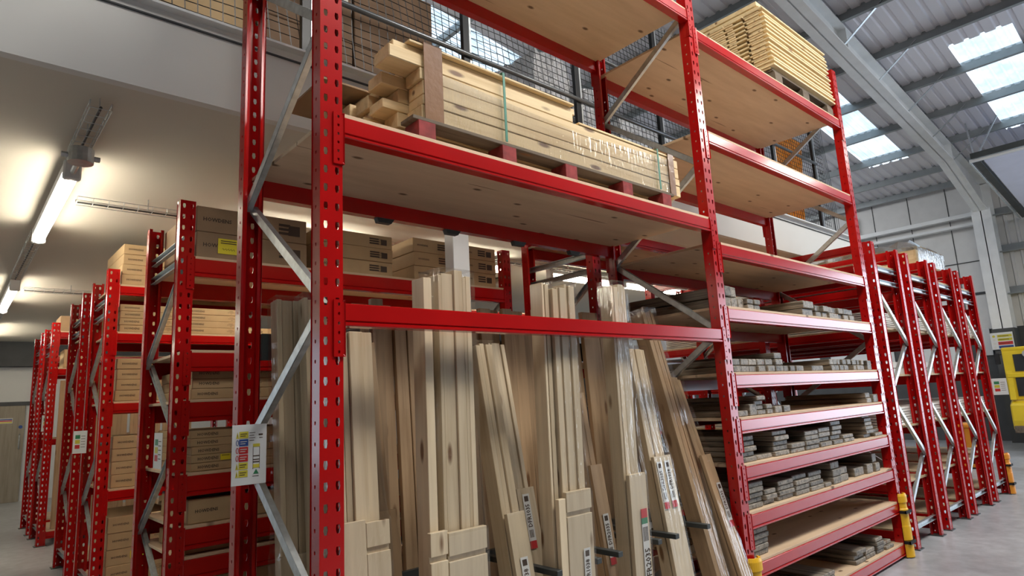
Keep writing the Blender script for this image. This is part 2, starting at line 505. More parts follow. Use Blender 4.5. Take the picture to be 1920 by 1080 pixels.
for (xa, xb, ba, bb) in ((xs_, xe_, rz(xs_), rz(xe_)), (xe_, x0c, rz(xe_), rz(x0c) - 0.42)):
    slope_box(rf, xa, xb, YC - 0.14, YC + 0.14, ba, ba + 0.025, bb, bb + 0.025)
    slope_box(rf, xa, xb, YC - 0.012, YC + 0.012, ba, rz(xa) + H1, bb, rz(xb) + H1)
slope_box(rf, xs_, x1c, YC - 0.14, YC + 0.14, rz(xs_) + H1 - 0.025, rz(xs_) + H1, rz(x1c) + H1 - 0.025, rz(x1c) + H1)
for x in (9.2, 14.6):
    rf.box(x - 0.012, x + 0.012, YC - 0.135, YC + 0.135, rz(x) + 0.02, rz(x) + H1 - 0.02)
struct('trim_16', rf, M['whitesteel'])
# a rafter stay at each purlin
PX = [9.08 - 1.40 * k for k in range(12, 0, -1)] + [9.08, 10.49, 11.91, 13.29, 14.67, 16.05, 17.2]
n_tr = 17
pl = MB()
for i, x in enumerate(PX):
    zt = rz(x) + H1
    p_ = MB()
    # Z-shaped purlin
    p_.add([], [])
    p_.box(x - 0.004, x + 0.004, -9, 14.8, zt, zt + 0.20)
    p_.box(x - 0.07, x, -9, 14.8, zt, zt + 0.006)
    p_.box(x, x + 0.07, -9, 14.8, zt + 0.194, zt + 0.20)
    struct('trim_%d' % n_tr, p_, M['purlin']); n_tr += 1
for x in PX[12:17]:
    s_ = MB().bar((x, YC - 0.12, rz(x) + 0.04), (x, YC - 0.75, rz(x) + H1 + 0.10), 0.045, 0.01)
    struct('trim_%d' % n_tr, s_, M['galv']); n_tr += 1

# rooflights: (x0, x1, y0, y1)
RL = [(11.17, 15.1, -0.75, 0.12), (11.17, 15.1, 1.94, 2.77), (3.45, 7.45, 5.35, 6.25), (11.17, 15.1, 4.7, 5.6), (3.45, 7.45, 8.4, 9.3),
      (3.45, 7.45, -3.6, -2.7), (3.45, 7.45, -6.4, -5.5), (11.17, 15.1, -3.6, -2.7), (11.17, 15.1, -6.4, -5.5), (-3.6, 0.4, -3.6, -2.7),
      (-3.6, 0.4, -6.4, -5.5), (-3.6, 0.4, 5.35, 6.25),
      (3.45, 7.45, -5.0, -4.1), (11.17, 15.1, -5.0, -4.1), (3.45, 7.45, -7.8, -6.9), (11.17, 15.1, -7.8, -6.9)]  # this last line: extra out-of-view rooflights, added for more daylight
# roof liner: trapezoidal ribs running down the slope, cut round the rooflights
def roof_strip(mb, xa, xb, ya, yb):
    n = max(1, int(round((yb - ya) / 0.2))); p = (yb - ya) / n
    prof = []
    for k in range(n):
        a = ya + k * p
        prof += [(a, 0.0), (a + 0.12 * p / 0.2, 0.0), (a + 0.14 * p / 0.2, 0.032), (a + 0.18 * p / 0.2, 0.032)]
    prof.append((yb, 0.0))
    vs = [(xa, y, roof_z(xa) + z) for y, z in prof] + [(xb, y, roof_z(xb) + z) for y, z in prof]
    m_ = len(prof)
    mb.add(vs, [(i, i + 1, m_ + i + 1, m_ + i) for i in range(m_ - 1)])
rm = MB()
ys = sorted(set([-9.0, 15.0] + [q for r_ in RL for q in r_[2:]]))
for ya, yb in zip(ys[:-1], ys[1:]):
    cuts = sorted([(r_[0], r_[1]) for r_ in RL if r_[2] <= ya + 1e-6 and r_[3] >= yb - 1e-6])
    x = -7.6
    for a, b in cuts:
        roof_strip(rm, x, a, ya, yb); x = b
    roof_strip(rm, x, XW + 0.1, ya, yb)
me = rm.mesh('ceiling', fix=False)
o = link('ceiling', me, M['roof']); o['kind'] = 'structure'
for i, (xa, xb, ya, yb) in enumerate(RL):
    q = MB()
    n = 6; p = (yb - ya) / n
    prof = []
    for k in range(n):
        a = ya + k * p
        prof += [(a, 0.0), (a + 0.6 * p, 0.0), (a + 0.7 * p, 0.032), (a + 0.9 * p, 0.032)]
    prof.append((yb, 0.0))
    m_ = len(prof)
    q.add([(xa, y, roof_z(xa) + z + 0.01) for y, z in prof] + [(xb, y, roof_z(xb) + z + 0.01) for y, z in prof], [(k, k + 1, m_ + k + 1, m_ + k) for k in range(m_ - 1)])
    o = link('window_%d' % (i + 1), q.mesh('rooflight', fix=False), M['rooflight']); o['kind'] = 'structure'
    area('rooflight_portal', ((xa + xb) / 2, (ya + yb) / 2, roof_z((xa + xb) / 2) - 0.03), (0, math.atan(0.115), 0), xb - xa, yb - ya, 1, portal=True)

# white column carrying the mezzanine edge
struct('trim_%d' % n_tr, MB().box(1.73, 1.88, 1.57, 1.68, 0, 3.25), M['whitesteel'], bevel=0.004); n_tr += 1
# walls behind the camera: left side and near side with a wide opening
struct('wall_left', MB().box(-8.1, -8.0, -9, 15, 0, 9.3), M['darkwall'])
wn = MB(); wn.box(-8, XW, -9.1, -9, 0, 9)
struct('wall_near', wn, M['darkwall'])

# ------------------------------------------------------------------ racks
PITCH = 0.0716
_post = {}
def post_mesh(H):
    if H in _post: return _post[H]
    mb = MB()
    mb.holes((0, 0, 0), (1, 0, 0), (0, 0, 1), [-0.045, 0.0, 0.045], 0.0, H, PITCH, 0.0085, 0.0145)
    for sgn in (-1, 1):
        mb.holes((sgn * 0.045, 0, 0), (0, 1, 0), (0, 0, 1), [0.0, 0.035, 0.07][::2], 0.0, H, PITCH, 0.006, 0.0065)
        x0, x1 = (sgn * 0.045, sgn * 0.026)
        mb.add([(x0, 0.07, 0), (x1, 0.07, 0), (x1, 0.07, H), (x0, 0.07, H)], [(0, 1, 2, 3)])
    me = mb.mesh('upright', solid=0.003)
    me.materials.append(M['red'])
    _post[H] = me
    return me
foot_me = MB().box(-0.065, 0.065, -0.02, 0.10, 0, 0.008).mesh('foot_plate', 0.001)
foot_me.materials.append(M['dark_steel'])
_beam = {}
def beam_mesh(L, bh):
    k = (round(L, 3), bh)
    if k not in _beam:
        prof = [(-0.001, 0), (-0.004, -0.003), (-0.004, -0.74 * bh), (0.003, -0.78 * bh), (0.003, -0.80 * bh), (-0.006, -0.86 * bh), (-0.006, -bh + 0.003), (-0.003, -bh), (0.046, -bh), (0.046, 0)]
        me = MB().prism(prof, 0, 0, L).mesh('beam'); me.materials.append(M['red']); _beam[k] = me
    return _beam[k]
def conn_mesh():
    mb = MB()
    mb.holes((0, -0.006, 0), (1, 0, 0), (0, 0, 1), [-0.040, 0.0], -0.195, 0.012, 0.034, 0.0045, 0.0055)
    mb.add([(0, -0.006, -0.195), (0, 0.05, -0.195), (0, 0.05, 0.012), (0, -0.006, 0.012)], [(0, 1, 2, 3)])
    me = mb.mesh('beam_connector', solid=0.004); me.materials.append(M['red'])
    return me
conn_me = conn_mesh()
conn_mr = conn_me.copy()
for v in conn_mr.vertices: v.co.x = -v.co.x
conn_mr.flip_normals()

def rack(name, label, loc, rotz, xs, D, H, levels, nodes_, horiz, group=None, bh=0.0835, board=M['ply'], base=0.0, conn=True):
    """xs: upright positions; levels: per bay list of (z, has_board, front, rear); nodes_: [(side, z)...] zig-zag of braces"""
    t = thing(name, label, 'storage rack', loc, (0, 0, rotz), group)
    pm = post_mesh(H)
    for x in xs:
        for y, r_ in ((0.0, 0.0), (D, math.pi)):
            u = part('upright', pm, M['red'], t, loc=(x, y, 0), rot=(0, 0, r_))
            link('foot_plate', foot_me, M['dark_steel'], u)
        for k in range(len(nodes_) - 1):
            (s0, z0), (s1, z1) = nodes_[k], nodes_[k + 1]
            y0 = 0.04 if s0 == 0 else D - 0.04; y1 = 0.04 if s1 == 0 else D - 0.04
            o_ = 0.013 if k % 2 else -0.013
            mb = MB(); P_ = (x + o_, y0, z0); Q_ = (x + o_, y1, z1)
            mb.bar(P_, Q_, 0.002, 0.040, up=(0, 0, 1), off=((-0.012 if k % 2 else 0.012), 0))
            for e in (-0.019, 0.019):
                mb.bar(P_, Q_, 0.026, 0.002, up=(0, 0, 1), off=(0, e))
            part('brace', mb, M['galv'], t)
        for z in horiz:
            mb = MB()
            mb.bar((x, 0.03, z), (x, D - 0.03, z), 0.030, 0.002, off=(0, 0.02)); mb.bar((x, 0.03, z), (x, D - 0.03, z), 0.030, 0.002, off=(0, -0.02))
            mb.bar((x, 0.03, z), (x, D - 0.03, z), 0.002, 0.04, off=(0.014, 0))
            part('brace', mb, M['galv'], t)
    for b, lv in enumerate(levels):
        xa, xb = xs[b] + 0.046, xs[b + 1] - 0.046
        L = xb - xa
        bm_ = beam_mesh(L, bh)
        for z, bd, fr_, re_ in lv:
            for on, y, r_ in ((fr_, 0.0, 0.0), (re_, D, math.pi)):
                if not on: continue
                bo = part('beam', bm_, M['red'], t, loc=(xa if r_ == 0 else xb, y, z), rot=(0, 0, r_))
                if conn:
                    link('beam_connector', conn_me, M['red'], bo, (0, 0, 0))
                    link('beam_connector', conn_mr, M['red'], bo, (L, 0, 0))
            if bd:
                part('shelf_panel', MB().box(xa - 0.03, xb + 0.03, 0.004, D - 0.004, z, z + 0.018), board, t, 0.0015)
    return t

NM = [(1, 0.18), (0, 0.745), (1, 1.31), (0, 1.87), (1, 2.45), (0, 3.01), (1, 3.60), (0, 4.13), (1, 4.45)]
BAY1 = [(2.605, 1, 1, 1), (1.880, 0, 1, 0), (4.124, 1, 1, 1), (0.11, 1, 1, 1)]
CZ = [4.008, 3.241, 2.450, 2.019, 1.588, 1.303, 1.016, 0.729, 0.4435, 0.104]
BAY2 = [(z, 1, 1, 1) for z in CZ]
main = rack('pallet_rack', 'tall red pallet rack in the foreground with leaning timber bay and narrow trim shelves', (0, 0, 0), 0,
            [0.0, 2.70, 5.31], 0.88, 4.55, [BAY1, BAY2], NM, [])
for x in (0.72, 1.18, 1.72, 2.25):
    part('board_support', MB().prism([(x - 0.04, -0.11), (x + 0.04, -0.11), (x + 0.06, -0.083), (x - 0.05, -0.083)], 1, 0.835, 0.87), M['dark_steel'], main, loc=(0, 0, 2.605))
# rails and divider arms of the leaning bay
part('lean_rail', MB().box(0.05, 2.66, 0.80, 0.83, 1.74, 1.86), M['dark_steel'], main)
part('lean_rail', MB().box(0.36, 2.66, 0.57, 0.595, 0.70, 0.75), M['dark_steel'], main)
part('divider_plate', MB().box(0.335, 0.339, 0.42, 0.80, 1.50, 1.86), M['dark_steel'], main)
for x in (1.135, 1.406, 1.566, 1.895, 2.055, 2.372):
    part('divider_arm', MB().box(x - 0.035, x, 0.045, 0.57, 0.712, 0.738), M['dark_steel'], main, 0.002)

N2 = [(0, 2.40), (1, 1.86), (0, 1.33), (1, 0.77), (0, 0.25)]
H2 = [2.60, 2.47, 0.17]
def simple(zs, last=()):
    return [(z, 1, 1, 1) for z in zs]
row2 = rack('pallet_rack', 'dark red carton rack directly behind the foreground rack', (0.045, 2.08, 0), 0, [0.0, 2.66], 0.86, 2.85,
            [simple([2.48, 1.89, 1.59, 1.16, 0.86, 0.69, 0.30])], N2, H2, bh=0.115)
row3 = rack('pallet_rack', 'bright red carton rack lit by the aisle lamps across the first aisle', (0.045, 4.38, 0), 0, [0.0, 2.66, 5.32], 0.84, 2.85,
            [simple([2.70, 2.27, 1.656, 0.92, 0.15]), simple([2.70, 2.27, 1.656, 0.92, 0.15])], N2, H2)
row4 = rack('pallet_rack', 'dark red rack standing back to back with the bright red carton rack', (0.045, 5.74, 0), 0, [0.0, 2.66], 0.86, 2.85,
            [simple([2.4, 1.7, 1.0, 0.15])], N2, H2)
row5 = rack('pallet_rack', 'bright red rack holding upright door leaves in the second aisle', (0.045, 8.2, 0), 0, [0.0, 2.66], 0.86, 2.85,
            [simple([2.72, 2.23, 0.17])], N2, H2)
row6 = rack('pallet_rack', 'farthest dark red rack on the left near the grey door', (0.045, 9.42, 0), 0, [0.0, 2.66], 0.92, 2.85,
            [simple([2.5, 1.3, 0.17])], N2, H2)
rowb = rack('pallet_rack', 'dark red rack in the shade behind the trim shelves', (2.70, 1.02, 0), 0, [0.0, 2.62], 0.80, 2.85,
            [simple([2.80, 1.75, 0.9, 0.15])], N2, H2)
RX = [5.60, 6.60, 7.58, 8.56]
names4 = ['nearest', 'second', 'third', 'farthest']
RZ = [2.84, 2.64, 2.40, 2.00, 1.54, 1.05, 0.55]
for i, x in enumerate(RX):
    lv = [(2.84, 0, 1, 1), (2.64, 1, 1, 1), (2.40, 0, 1, 1), (2.00, 1, 1, 1), (1.54, 1, 1, 1), (1.05, 1, 1, 1), (0.55, 1, 1, 1), (0.14, 1, 1, 1)]
    rack('pallet_rack', '%s of the four end-on red racks of flat boards at right' % names4[i], (x + 0.77, 0.045, 0), R(90), [0.0, 2.6], 0.77, 2.85,
         [lv], [(1 - a, b) for a, b in N2], H2, 'end-on racks at right', board=M['chip'])

# ------------------------------------------------------------------ cartons
_cart = {}
def carton_mesh(w_, d_, h_, mat):
    k = (round(w_, 2), round(d_, 2), round(h_, 3), mat.name)
    if k not in _cart:
        me = MB().box(-w_ / 2, w_ / 2, 0, d_, 0, h_).mesh('carton', 0.004); me.materials.append(mat); _cart[k] = me
    return _cart[k]
def sq(name, x0, x1, z0, z1, y, mat, parent):
    return part(name, MB().box(x0, x1, y - 0.0012, y, z0, z1), mat, parent)
def carton(x0, x1, y, d, z0, h, label, group, style=2, mat=None):
    mat = mat or M['card']
    w_ = x1 - x0
    o = link('carton', carton_mesh(w_, d, h * 0.985, mat), mat, None, ((x0 + x1) / 2 + random.uniform(-.006, .006), y + random.uniform(0, .008), z0 + 0.0015), (0, 0, random.uniform(-.004, .004)))
    tag(o, label, 'cardboard box', group)
    lw = min(0.2, w_ * 0.24, h * 2.6)
    if style >= 1:
        text('printed_logo', 'HOWDENS', M['ink'], o, (-w_ / 2 + 0.04 + lw / 2, -0.0015, h * 0.5), lw, bold=0.02)
    if style >= 2:
        tw = min(0.12, w_ * 0.15)
        text('printed_lines', 'OPPEIN\nHOWDENS\n  300', M['ink'], o, (w_ / 2 - 0.07 - tw / 2, -0.0015, h * 0.5), min(tw, h * 1.0))
    if style >= 3:
        s_ = h * 0.40
        sq('barcode_print', w_ / 2 - 0.05 - s_ * 1.2, w_ / 2 - 0.05, h * 0.28, h * 0.70, -0.0015, M['ink'], o)
        for k in range(3):
            part('barcode_print', MB().box(w_ / 2 - 0.20, w_ / 2 - 0.12, -0.0027, -0.0015, h * (0.3 + .17 * k), h * (0.4 + .17 * k)), M['ink'], o)
    return o
def stack(x0, x1, y, d, z0, z1, n, where, group, style=2, mat=None):
    h = (z1 - z0) / n; out = []
    for k in range(n):
        pos = 'bottom' if k == 0 else ('topmost' if k == n - 1 else ORD[k] + ' up')
        if n == 1: lab = 'single flat carton %s' % where
        else: lab = 'carton, %s, stack %s' % (pos, where)
        out.append(carton(x0, x1, y, d, z0 + k * h, h, lab, group, style, mat))
    return out
def sticker(o, x, z, w_, h_, name='yellow_sticker', scribble=False):
    part(name, MB().box(x - w_ / 2, x + w_ / 2, -0.0035, -0.002, z - h_ / 2, z + h_ / 2), M['yellowsticker'], o)
    for k in range(2):
        part('sticker_print', MB().box(x - w_ * .38, x + w_ * .38, -0.0042, -0.0036, z + h_ * (.18 + .14 * k), z + h_ * (.24 + .14 * k)), M['ink'], o)
    if scribble:
        part('sticker_writing', MB().tube([(x - w_ * .3 + w_ * .6 * k / 14, -0.004, z - h_ * .2 + h_ * .07 * math.sin(k * 2.1)) for k in range(15)], 0.0012, 4), M['ink'], o)

g2 = 'cartons on the dark red rack'
s = stack(0.11, 0.84, 2.11, 0.78, 2.50, 2.84, 2, 'at the left end on top of the dark rack', g2, 3, M['card2'])
sticker(s[0], -0.17, 0.085, 0.13, 0.10, scribble=True)
stack(0.92, 1.54, 2.11, 0.78, 2.50, 2.82, 3, 'mid-way along the top of the dark rack', g2, 3)
stack(1.74, 2.18, 2.11, 0.78, 2.50, 2.85, 3, 'left of the white column on the dark rack', g2, 3)
stack(2.20, 2.60, 2.11, 0.78, 2.50, 2.85, 3, 'right of the white column on the dark rack', g2, 3)
stack(0.12, 0.62, 2.138, 0.74, 1.608, 1.80, 3, 'on the dark rack at eye level', g2, 2)
s = stack(0.12, 0.62, 2.11, 0.78, 1.178, 1.42, 5, 'on the dark rack behind the safety notice', g2, 2)
sticker(s[1], -0.05, 0.025, 0.06, 0.035)
stack(0.66, 1.24, 2.11, 0.78, 1.178, 1.42, 5, 'behind the leaning timber at knee height', g2, 1)
stack(0.66, 1.24, 2.138, 0.74, 1.608, 1.80, 3, 'behind the leaning timber at eye level', g2, 1)
stack(0.12, 0.66, 2.11, 0.60, 0.878, 1.02, 1, 'with a dark lid on the dark rack', g2, 2)
solo('black_tray', MB().box(0.11, 0.65, 2.15, 2.68, 1.022, 1.035), M['black'], 'thin black panel lying on the single carton', 'panel', bevel=0.002)
stack(0.12, 0.66, 2.138, 0.60, 0.708, 0.80, 1, 'low on the dark rack beside the foreground upright', g2, 2)
stack(0.12, 0.66, 2.138, 0.60, 0.32, 0.56, 3, 'near the floor on the dark rack', g2, 1)
stack(0.72, 1.3, 2.138, 0.60, 0.32, 0.62, 3, 'near the floor behind the leaning timber', g2, 1)
g3 = 'cartons on the bright red rack'
for (z0, z1, wh) in ((2.72, 3.10, 'top shelf'), (2.29, 2.54, 'second shelf'), (1.676, 2.05, 'middle shelf'), (0.94, 1.375, 'waist-high shelf'), (0.17, 0.70, 'bottom shelf')):
    xcur = 0.11
    for q, wd in enumerate((0.50, 0.52, 0.50, 0.52)):
        if wh == 'top shelf' and q > 0: break
        pos = ['at the left end of the %s', 'second stack along the %s', 'third stack along the %s', 'fourth stack along the %s'][q] % wh
        if wh == 'second shelf' and q >= 2:
            stack(xcur, xcur + wd, 4.41, 0.75, z0, z0 + 0.075, 1, pos + ' of the bright rack', g3, 1)
        else:
            s = stack(xcur, xcur + wd, 4.41, 0.75, z0, z1, 4, pos + ' of the bright rack', g3, 2 if q < 2 else 1)
            if q == 0 and wh == 'middle shelf': sticker(s[3], 0.0, 0.07, 0.12, 0.05)
            if q == 0 and wh == 'bottom shelf': sticker(s[1], 0.0, 0.07, 0.14, 0.06)
        xcur += wd + 0.05
# far rack: door leaves and a box
for k in range(4):
    solo('door_leaf', MB().box(0.14 + k * 0.42, 0.52 + k * 0.42, 8.24 + 0.012 * k, 8.28 + 0.012 * k, 0.195, 2.08), M['pineZ'],
         'pale wooden door leaf standing upright in the far bright red rack, %s from the left' % ORD[k], 'door leaf', 'door leaves in the far rack', 0.002)
stack(0.16, 0.52, 8.25, 0.4, 2.25, 2.50, 1, 'on the upper shelf of the far bright red rack', 'cartons in the far rack', 0)
stack(0.12, 1.3, 8.5, 0.5, 2.74, 2.99, 1, 'on the very top of the far red rack below the soffit', 'cartons in the far rack', 0, M['card2'])
# panels in the back-to-back rack
for k in range(3):
    stack(0.12 + k * .6, 0.66 + k * .6, 5.8, 0.7, 2.42, 2.62, 2, ['at the left', 'in the middle', 'at the right'][k] + ' of the upper shelf facing the second aisle', 'cartons facing the second aisle', 0)
    stack(0.12 + k * .6, 0.66 + k * .6, 5.8, 0.7, 1.72, 2.1, 3, ['at the left', 'in the middle', 'at the right'][k] + ' of the middle shelf facing the second aisle', 'cartons facing the second aisle', 0)

# ------------------------------------------------------------------ bundles leaning in the tall bay
def label_part(root, x, y, z, w_, h_, code, red_top=True, redpos=None):
    """white label on a board's front, text reading downwards"""
    part('product_label', MB().box(x - w_ / 2, x + w_ / 2, y - 0.0012, y, z - h_, z), M['paper'], root)
    lab = root.children[-1] if False else None
    e = y - 0.0016
    part('barcode_print', MB().box(x - w_ * .3, x + w_ * .3, e, y - .0012, z - h_ * .14, z - h_ * .04), M['ink'], root)
    text('printed_code', code, M['ink'], root, (x - w_ * .02, e - .0006, z - h_ * .40), h_ * .42, (R(90), R(-90), 0), bold=0.02, hs=1.3)
    for k in range(4):
        part('fine_print', MB().box(x - w_ * (.30 - .16 * k), x - w_ * (.22 - .16 * k), e, y - .0012, z - h_ * .80, z - h_ * .66), M['ink'], root)
    part('red_flash', MB().box(x - w_ / 2, x + w_ / 2, e - .0005, y - .0012, z - h_, z - h_ * .86), M['redink'], root)

def bundle(label, xc, yl, zl, yt, zt, wt, wl, d, n, step, wrap=True, mat='wrapZ', code=None, zb=0.128, group='door lining bundles', pieces=1, lab_x=0.0, lab_z=None, notch=True, flash=None):
    th = math.atan2(yt - yl, zt - zl)
    zb += (d + 0.01) * max(0.0, math.sin(th)) + 0.036 * max(0.0, math.sin(-th)) + 0.003
    s_ = (zb - zl) / (zt - zl)
    yb = yl + (yt - yl) * s_
    L = math.hypot(zt - zb, yt - yb)
    t = thing('door_lining_bundle', label, 'timber bundle', (xc, yb, zb), (-th, 0, 0), group)
    rnd = random.Random(hash(label) % 1000 + 3) if False else random.Random(int(xc * 1000) + n)
    x = -wt / 2
    wts = [rnd.choice((0.55, 0.8, 1.3, 1.7)) for _ in range(n)]
    for k in range(n):
        ww = wt * wts[k] / sum(wts)
        top = L - rnd.uniform(0, 0.035); dy = rnd.uniform(-0.008, 0.012)
        part('lining_board', MB().box(x + 0.0015, x + ww - 0.0015, dy, d + dy, 0.0, top), M[mat], t, 0.002)
        x += ww
    stepL = (step - zb) / math.cos(th)
    x = -wl / 2
    for k in range(pieces):
        ww = wl / pieces; top = stepL - k * 0.012
        mb = MB(); f = -0.034
        if notch and k == pieces - 1:
            mb.box(x + .001, x + ww - .001, f, -0.010, top - 0.09, top); mb.box(x + .001, x + ww - .001, f + .012, -0.010, top - 0.112, top - 0.09)
            mb.box(x + .001, x + ww - .001, f, -0.010, 0, top - 0.112)
        else:
            mb.box(x + .001, x + ww - .001, f, -0.010, 0, top)
        part('door_stop_piece', mb, M[mat], t, 0.0015)
        x += ww
    if wrap:
        rings = []; g = 0.004
        for z, wx, f in ((0.0, wl, -0.037), (stepL - 0.01, wl, -0.037), (stepL + 0.015, (wl + wt) / 2, -0.030), (stepL + 0.14, wt + 0.006, -0.018), (stepL + 0.30, wt, -0.012), (L + 0.002, wt, -0.012)):
            b = d + 0.016
            rings.append([(-wx / 2 - g, f - g, z), (wx / 2 + g, f - g, z), (wx / 2 + g, b, z), (-wx / 2 - g, b, z)])
        mb = MB(); vs = [q for r_ in rings for q in r_]; fs = []
        for i in range(len(rings) - 1):
            for k in range(4):
                fs.append((i * 4 + k, i * 4 + (k + 1) % 4, (i + 1) * 4 + (k + 1) % 4, (i + 1) * 4 + k))
        fs.append(tuple((len(rings) - 1) * 4 + k for k in range(4)))
        mb.add(vs, fs)
        me = mb.mesh('shrink_wrap', fix=False)
        part('shrink_wrap', me, M['film'], t)
    if code:
        for i, c in enumerate(code if isinstance(code, list) else [code]):
            label_part(t, lab_x[i] if isinstance(lab_x, list) else lab_x, -0.0385, stepL - 0.03 if lab_z is None else (lab_z - zb) / math.cos(th), 0.045, 0.26, c)
    if flash is not None:
        part('red_flash', MB().box(flash[0] - .025, flash[0] + .025, -0.0395, -0.0383, flash[1] - 0.05 - zb, flash[1] - zb), M['redink'], t)
    return t

bundle('pale wrapped lining bundle standing just left of the nearest upright', 0.15, 0.60, 0.85, 0.70, 2.02, 0.16, 0.19, 0.075, 4, 0.92)
bundle('narrow lining bundle half hidden behind the nearest upright', 0.20, 0.50, 1.24, 0.58, 2.02, 0.11, 0.11, 0.07, 3, 0.80)
bundle('wide lining bundle just right of the nearest upright', 0.225, 0.20, 0.89, 0.26, 1.83, 0.17, 0.205, 0.11, 4, 1.08, pieces=2, wrap=True, flash=(0.03, 0.80))
bundle('brown lining bundle with a plain stop piece, second right of the nearest upright', 0.44, 0.42, 0.97, 0.56, 1.83, 0.10, 0.105, 0.09, 3, 1.06, wrap=False, mat='pineZ', notch=False, flash=(0.0, 0.80))
bundle('tallest shrink-wrapped lining bundle in front, nearest the middle of the bay', 0.655, 0.14, 0.80, 0.13, 2.09, 0.185, 0.20, 0.13, 5, 0.985)
bundle('bare board stack tucked against the left of the tallest wrapped bundle', 0.503, 0.13, 0.80, 0.13, 2.07, 0.045, 0.085, 0.09, 1, 1.00, wrap=False, mat='wrapZ')
bundle('slim leaning bundle right of the tallest wrapped bundle', 0.99, 0.18, 0.80, 0.36, 1.80, 0.105, 0.11, 0.09, 3, 0.99, notch=False, code='DFR1038', lab_z=0.80)
bundle('leaning bundle with the DFR1035 label', 1.235, 0.36, 0.77, 0.55, 1.83, 0.11, 0.12, 0.07, 3, 1.055, wrap=False, notch=False, code='DFR1035', lab_x=-0.01)
bundle('large shrink-wrapped bundle with bare side board in mid-bay', 1.278, 0.085, 0.87, 0.065, 2.07, 0.165, 0.175, 0.085, 5, 1.065, code='DFR1038', lab_x=0.03, lab_z=0.80)
bundle('two bare boards against the left of the large mid-bay bundle', 1.163, 0.085, 0.87, 0.065, 2.07, 0.048, 0.048, 0.085, 2, 1.04, wrap=False, mat='wrapZ', notch=False)
bundle('short leaning bundle with the DFR2035 label', 1.745, 0.31, 0.68, 0.43, 1.55, 0.10, 0.10, 0.07, 3, 1.12, wrap=False, mat='pineZ', notch=False, code='DFR2035', lab_x=0.0, lab_z=0.86)
bundle('shrink-wrapped bundle with a red and green label, right of mid-bay', 1.735, 0.085, 0.80, 0.07, 2.12, 0.135, 0.14, 0.08, 4, 1.09, notch=False)
t = bundle('leaning bundle carrying two white product labels side by side', 2.15, 0.16, 0.73, 0.30, 1.79, 0.155, 0.165, 0.07, 4, 1.135, notch=False, code=['DFR3035', 'DFR1038'], lab_x=[-0.05, 0.025])
bundle('broad tilted bundle at the right end of the timber bay', 2.441, 0.08, 0.66, 0.40, 2.06, 0.122, 0.122, 0.10, 4, 0.30, notch=False, mat='pineZ')
bundle('outer tilted bundle against the right-hand upright with a label on its edge', 2.572, 0.06, 0.64, 0.32, 1.60, 0.10, 0.105, 0.08, 3, 1.10, notch=False, mat='pineZ', code='DFR2035', lab_x=0.02, lab_z=0.93, wrap=True)
# red and green label on the wrapped bundle right of mid-bay
for o in list(COL.objects):
    if o.get('label', '').startswith('shrink-wrapped bundle with a red and green'):
        z1 = 0.78
        part('red_flash', MB().box(0.0, 0.05, -0.040, -0.0385, z1 - 0.045, z1), M['redink'], o)
        part('green_flash', MB().box(0.0, 0.05, -0.040, -0.0385, z1 - 0.075, z1 - 0.045), M['greenink'], o)
        part('product_label', MB().box(0.0, 0.05, -0.040, -0.0385, z1 - 0.40, z1 - 0.075), M['paper'], o)
        text('printed_code', 'DFR2035', M['ink'], o, (0.03, -0.0412, z1 - 0.28), 0.17, (R(90), R(-90), 0), bold=0.02, hs=1.3)
        for k in range(4):
            part('fine_print', MB().box(0.006 + k * .011, 0.012 + k * .011, -0.0408, -0.040, z1 - 0.16, z1 - 0.09), M['ink'], o)
# bare boards leaning in the shadow behind them
bx = 0.36; k = 0
rnd = random.Random(11)
while bx < 2.58:
    wd = rnd.uniform(0.060, 0.11)
    yb = rnd.uniform(0.605, 0.635); yt = rnd.uniform(0.685, 0.73)
    zt = rnd.uniform(1.90, 2.06); th = math.atan2(yt - yb, zt - 0.128)
    L = math.hypot(yt - yb, zt - .128)
    o = link('timber_board', MB().box(-wd / 2, wd / 2, 0, 0.032, 0, L).mesh('timber_board', 0.002), M['pineZ'], None, (bx + wd / 2, yb, 0.140), (-th, 0, 0))
    tag(o, 'bare pine board in the shaded back row of the timber bay, %s from the left' % ORD[k], 'timber board', 'bare boards at the back of the timber bay')
    bx += wd + rnd.uniform(0.003, 0.010); k += 1
    
    if k >= 28: break

# ------------------------------------------------------------------ trim lengths on the narrow shelves
SH = {0: 'top', }
def trims(level, name, items):
    z = CZ[level] + 0.0185
    for i, (x0, x1, cols, rows, h) in enumerate(items):
        wd = (x1 - x0) / cols
        for c in range(cols):
            for r_ in range(rows):
                hh = h
                dx = random.uniform(-0.004, 0.004); y0 = 0.02 + random.uniform(0, 0.03)
                cw = wd * 0.94
                me = MB().box(-cw / 2, cw / 2, 0, 0.80 - random.uniform(0, 0.1), 0, hh * 0.94).mesh('trim_length', min(0.005, hh * .2))
                o = link('wrapped_trim_length', me, M['trim'], None, (x0 + (c + .5) * wd + dx, y0, z + r_ * hh), (0, 0, random.uniform(-.012, .012)))
                if cols == 1 and rows == 1: lab = 'lone wrapped length, %s place from the left, %s' % (ORD[i], name)
                else:
                    a = '' if cols == 1 else '%s column' % ORD[c]
                    b = '' if rows == 1 else ('bottom' if r_ == 0 else ('topmost' if r_ == rows - 1 else ORD[r_] + ' up'))
                    lab = ', '.join(q for q in ('wrapped length', b, a, '%s pile from left' % ORD[i], name) if q)
                tag(o, lab.replace(', , ', ', ').replace(', in', ' in'), 'timber length', 'wrapped timber lengths on the ' + name)
def pxx(level, a):  # kept as plain numbers: bay runs from x=2.75 to x=5.26
    return a
trims(3, 'uppermost narrow shelf', [(2.80, 2.98, 2, 2, .075), (2.99, 3.07, 1, 1, .075), (3.08, 3.26, 2, 2, .038), (3.95, 4.15, 1, 2, .062), (4.22, 4.98, 7, 2, .052)])
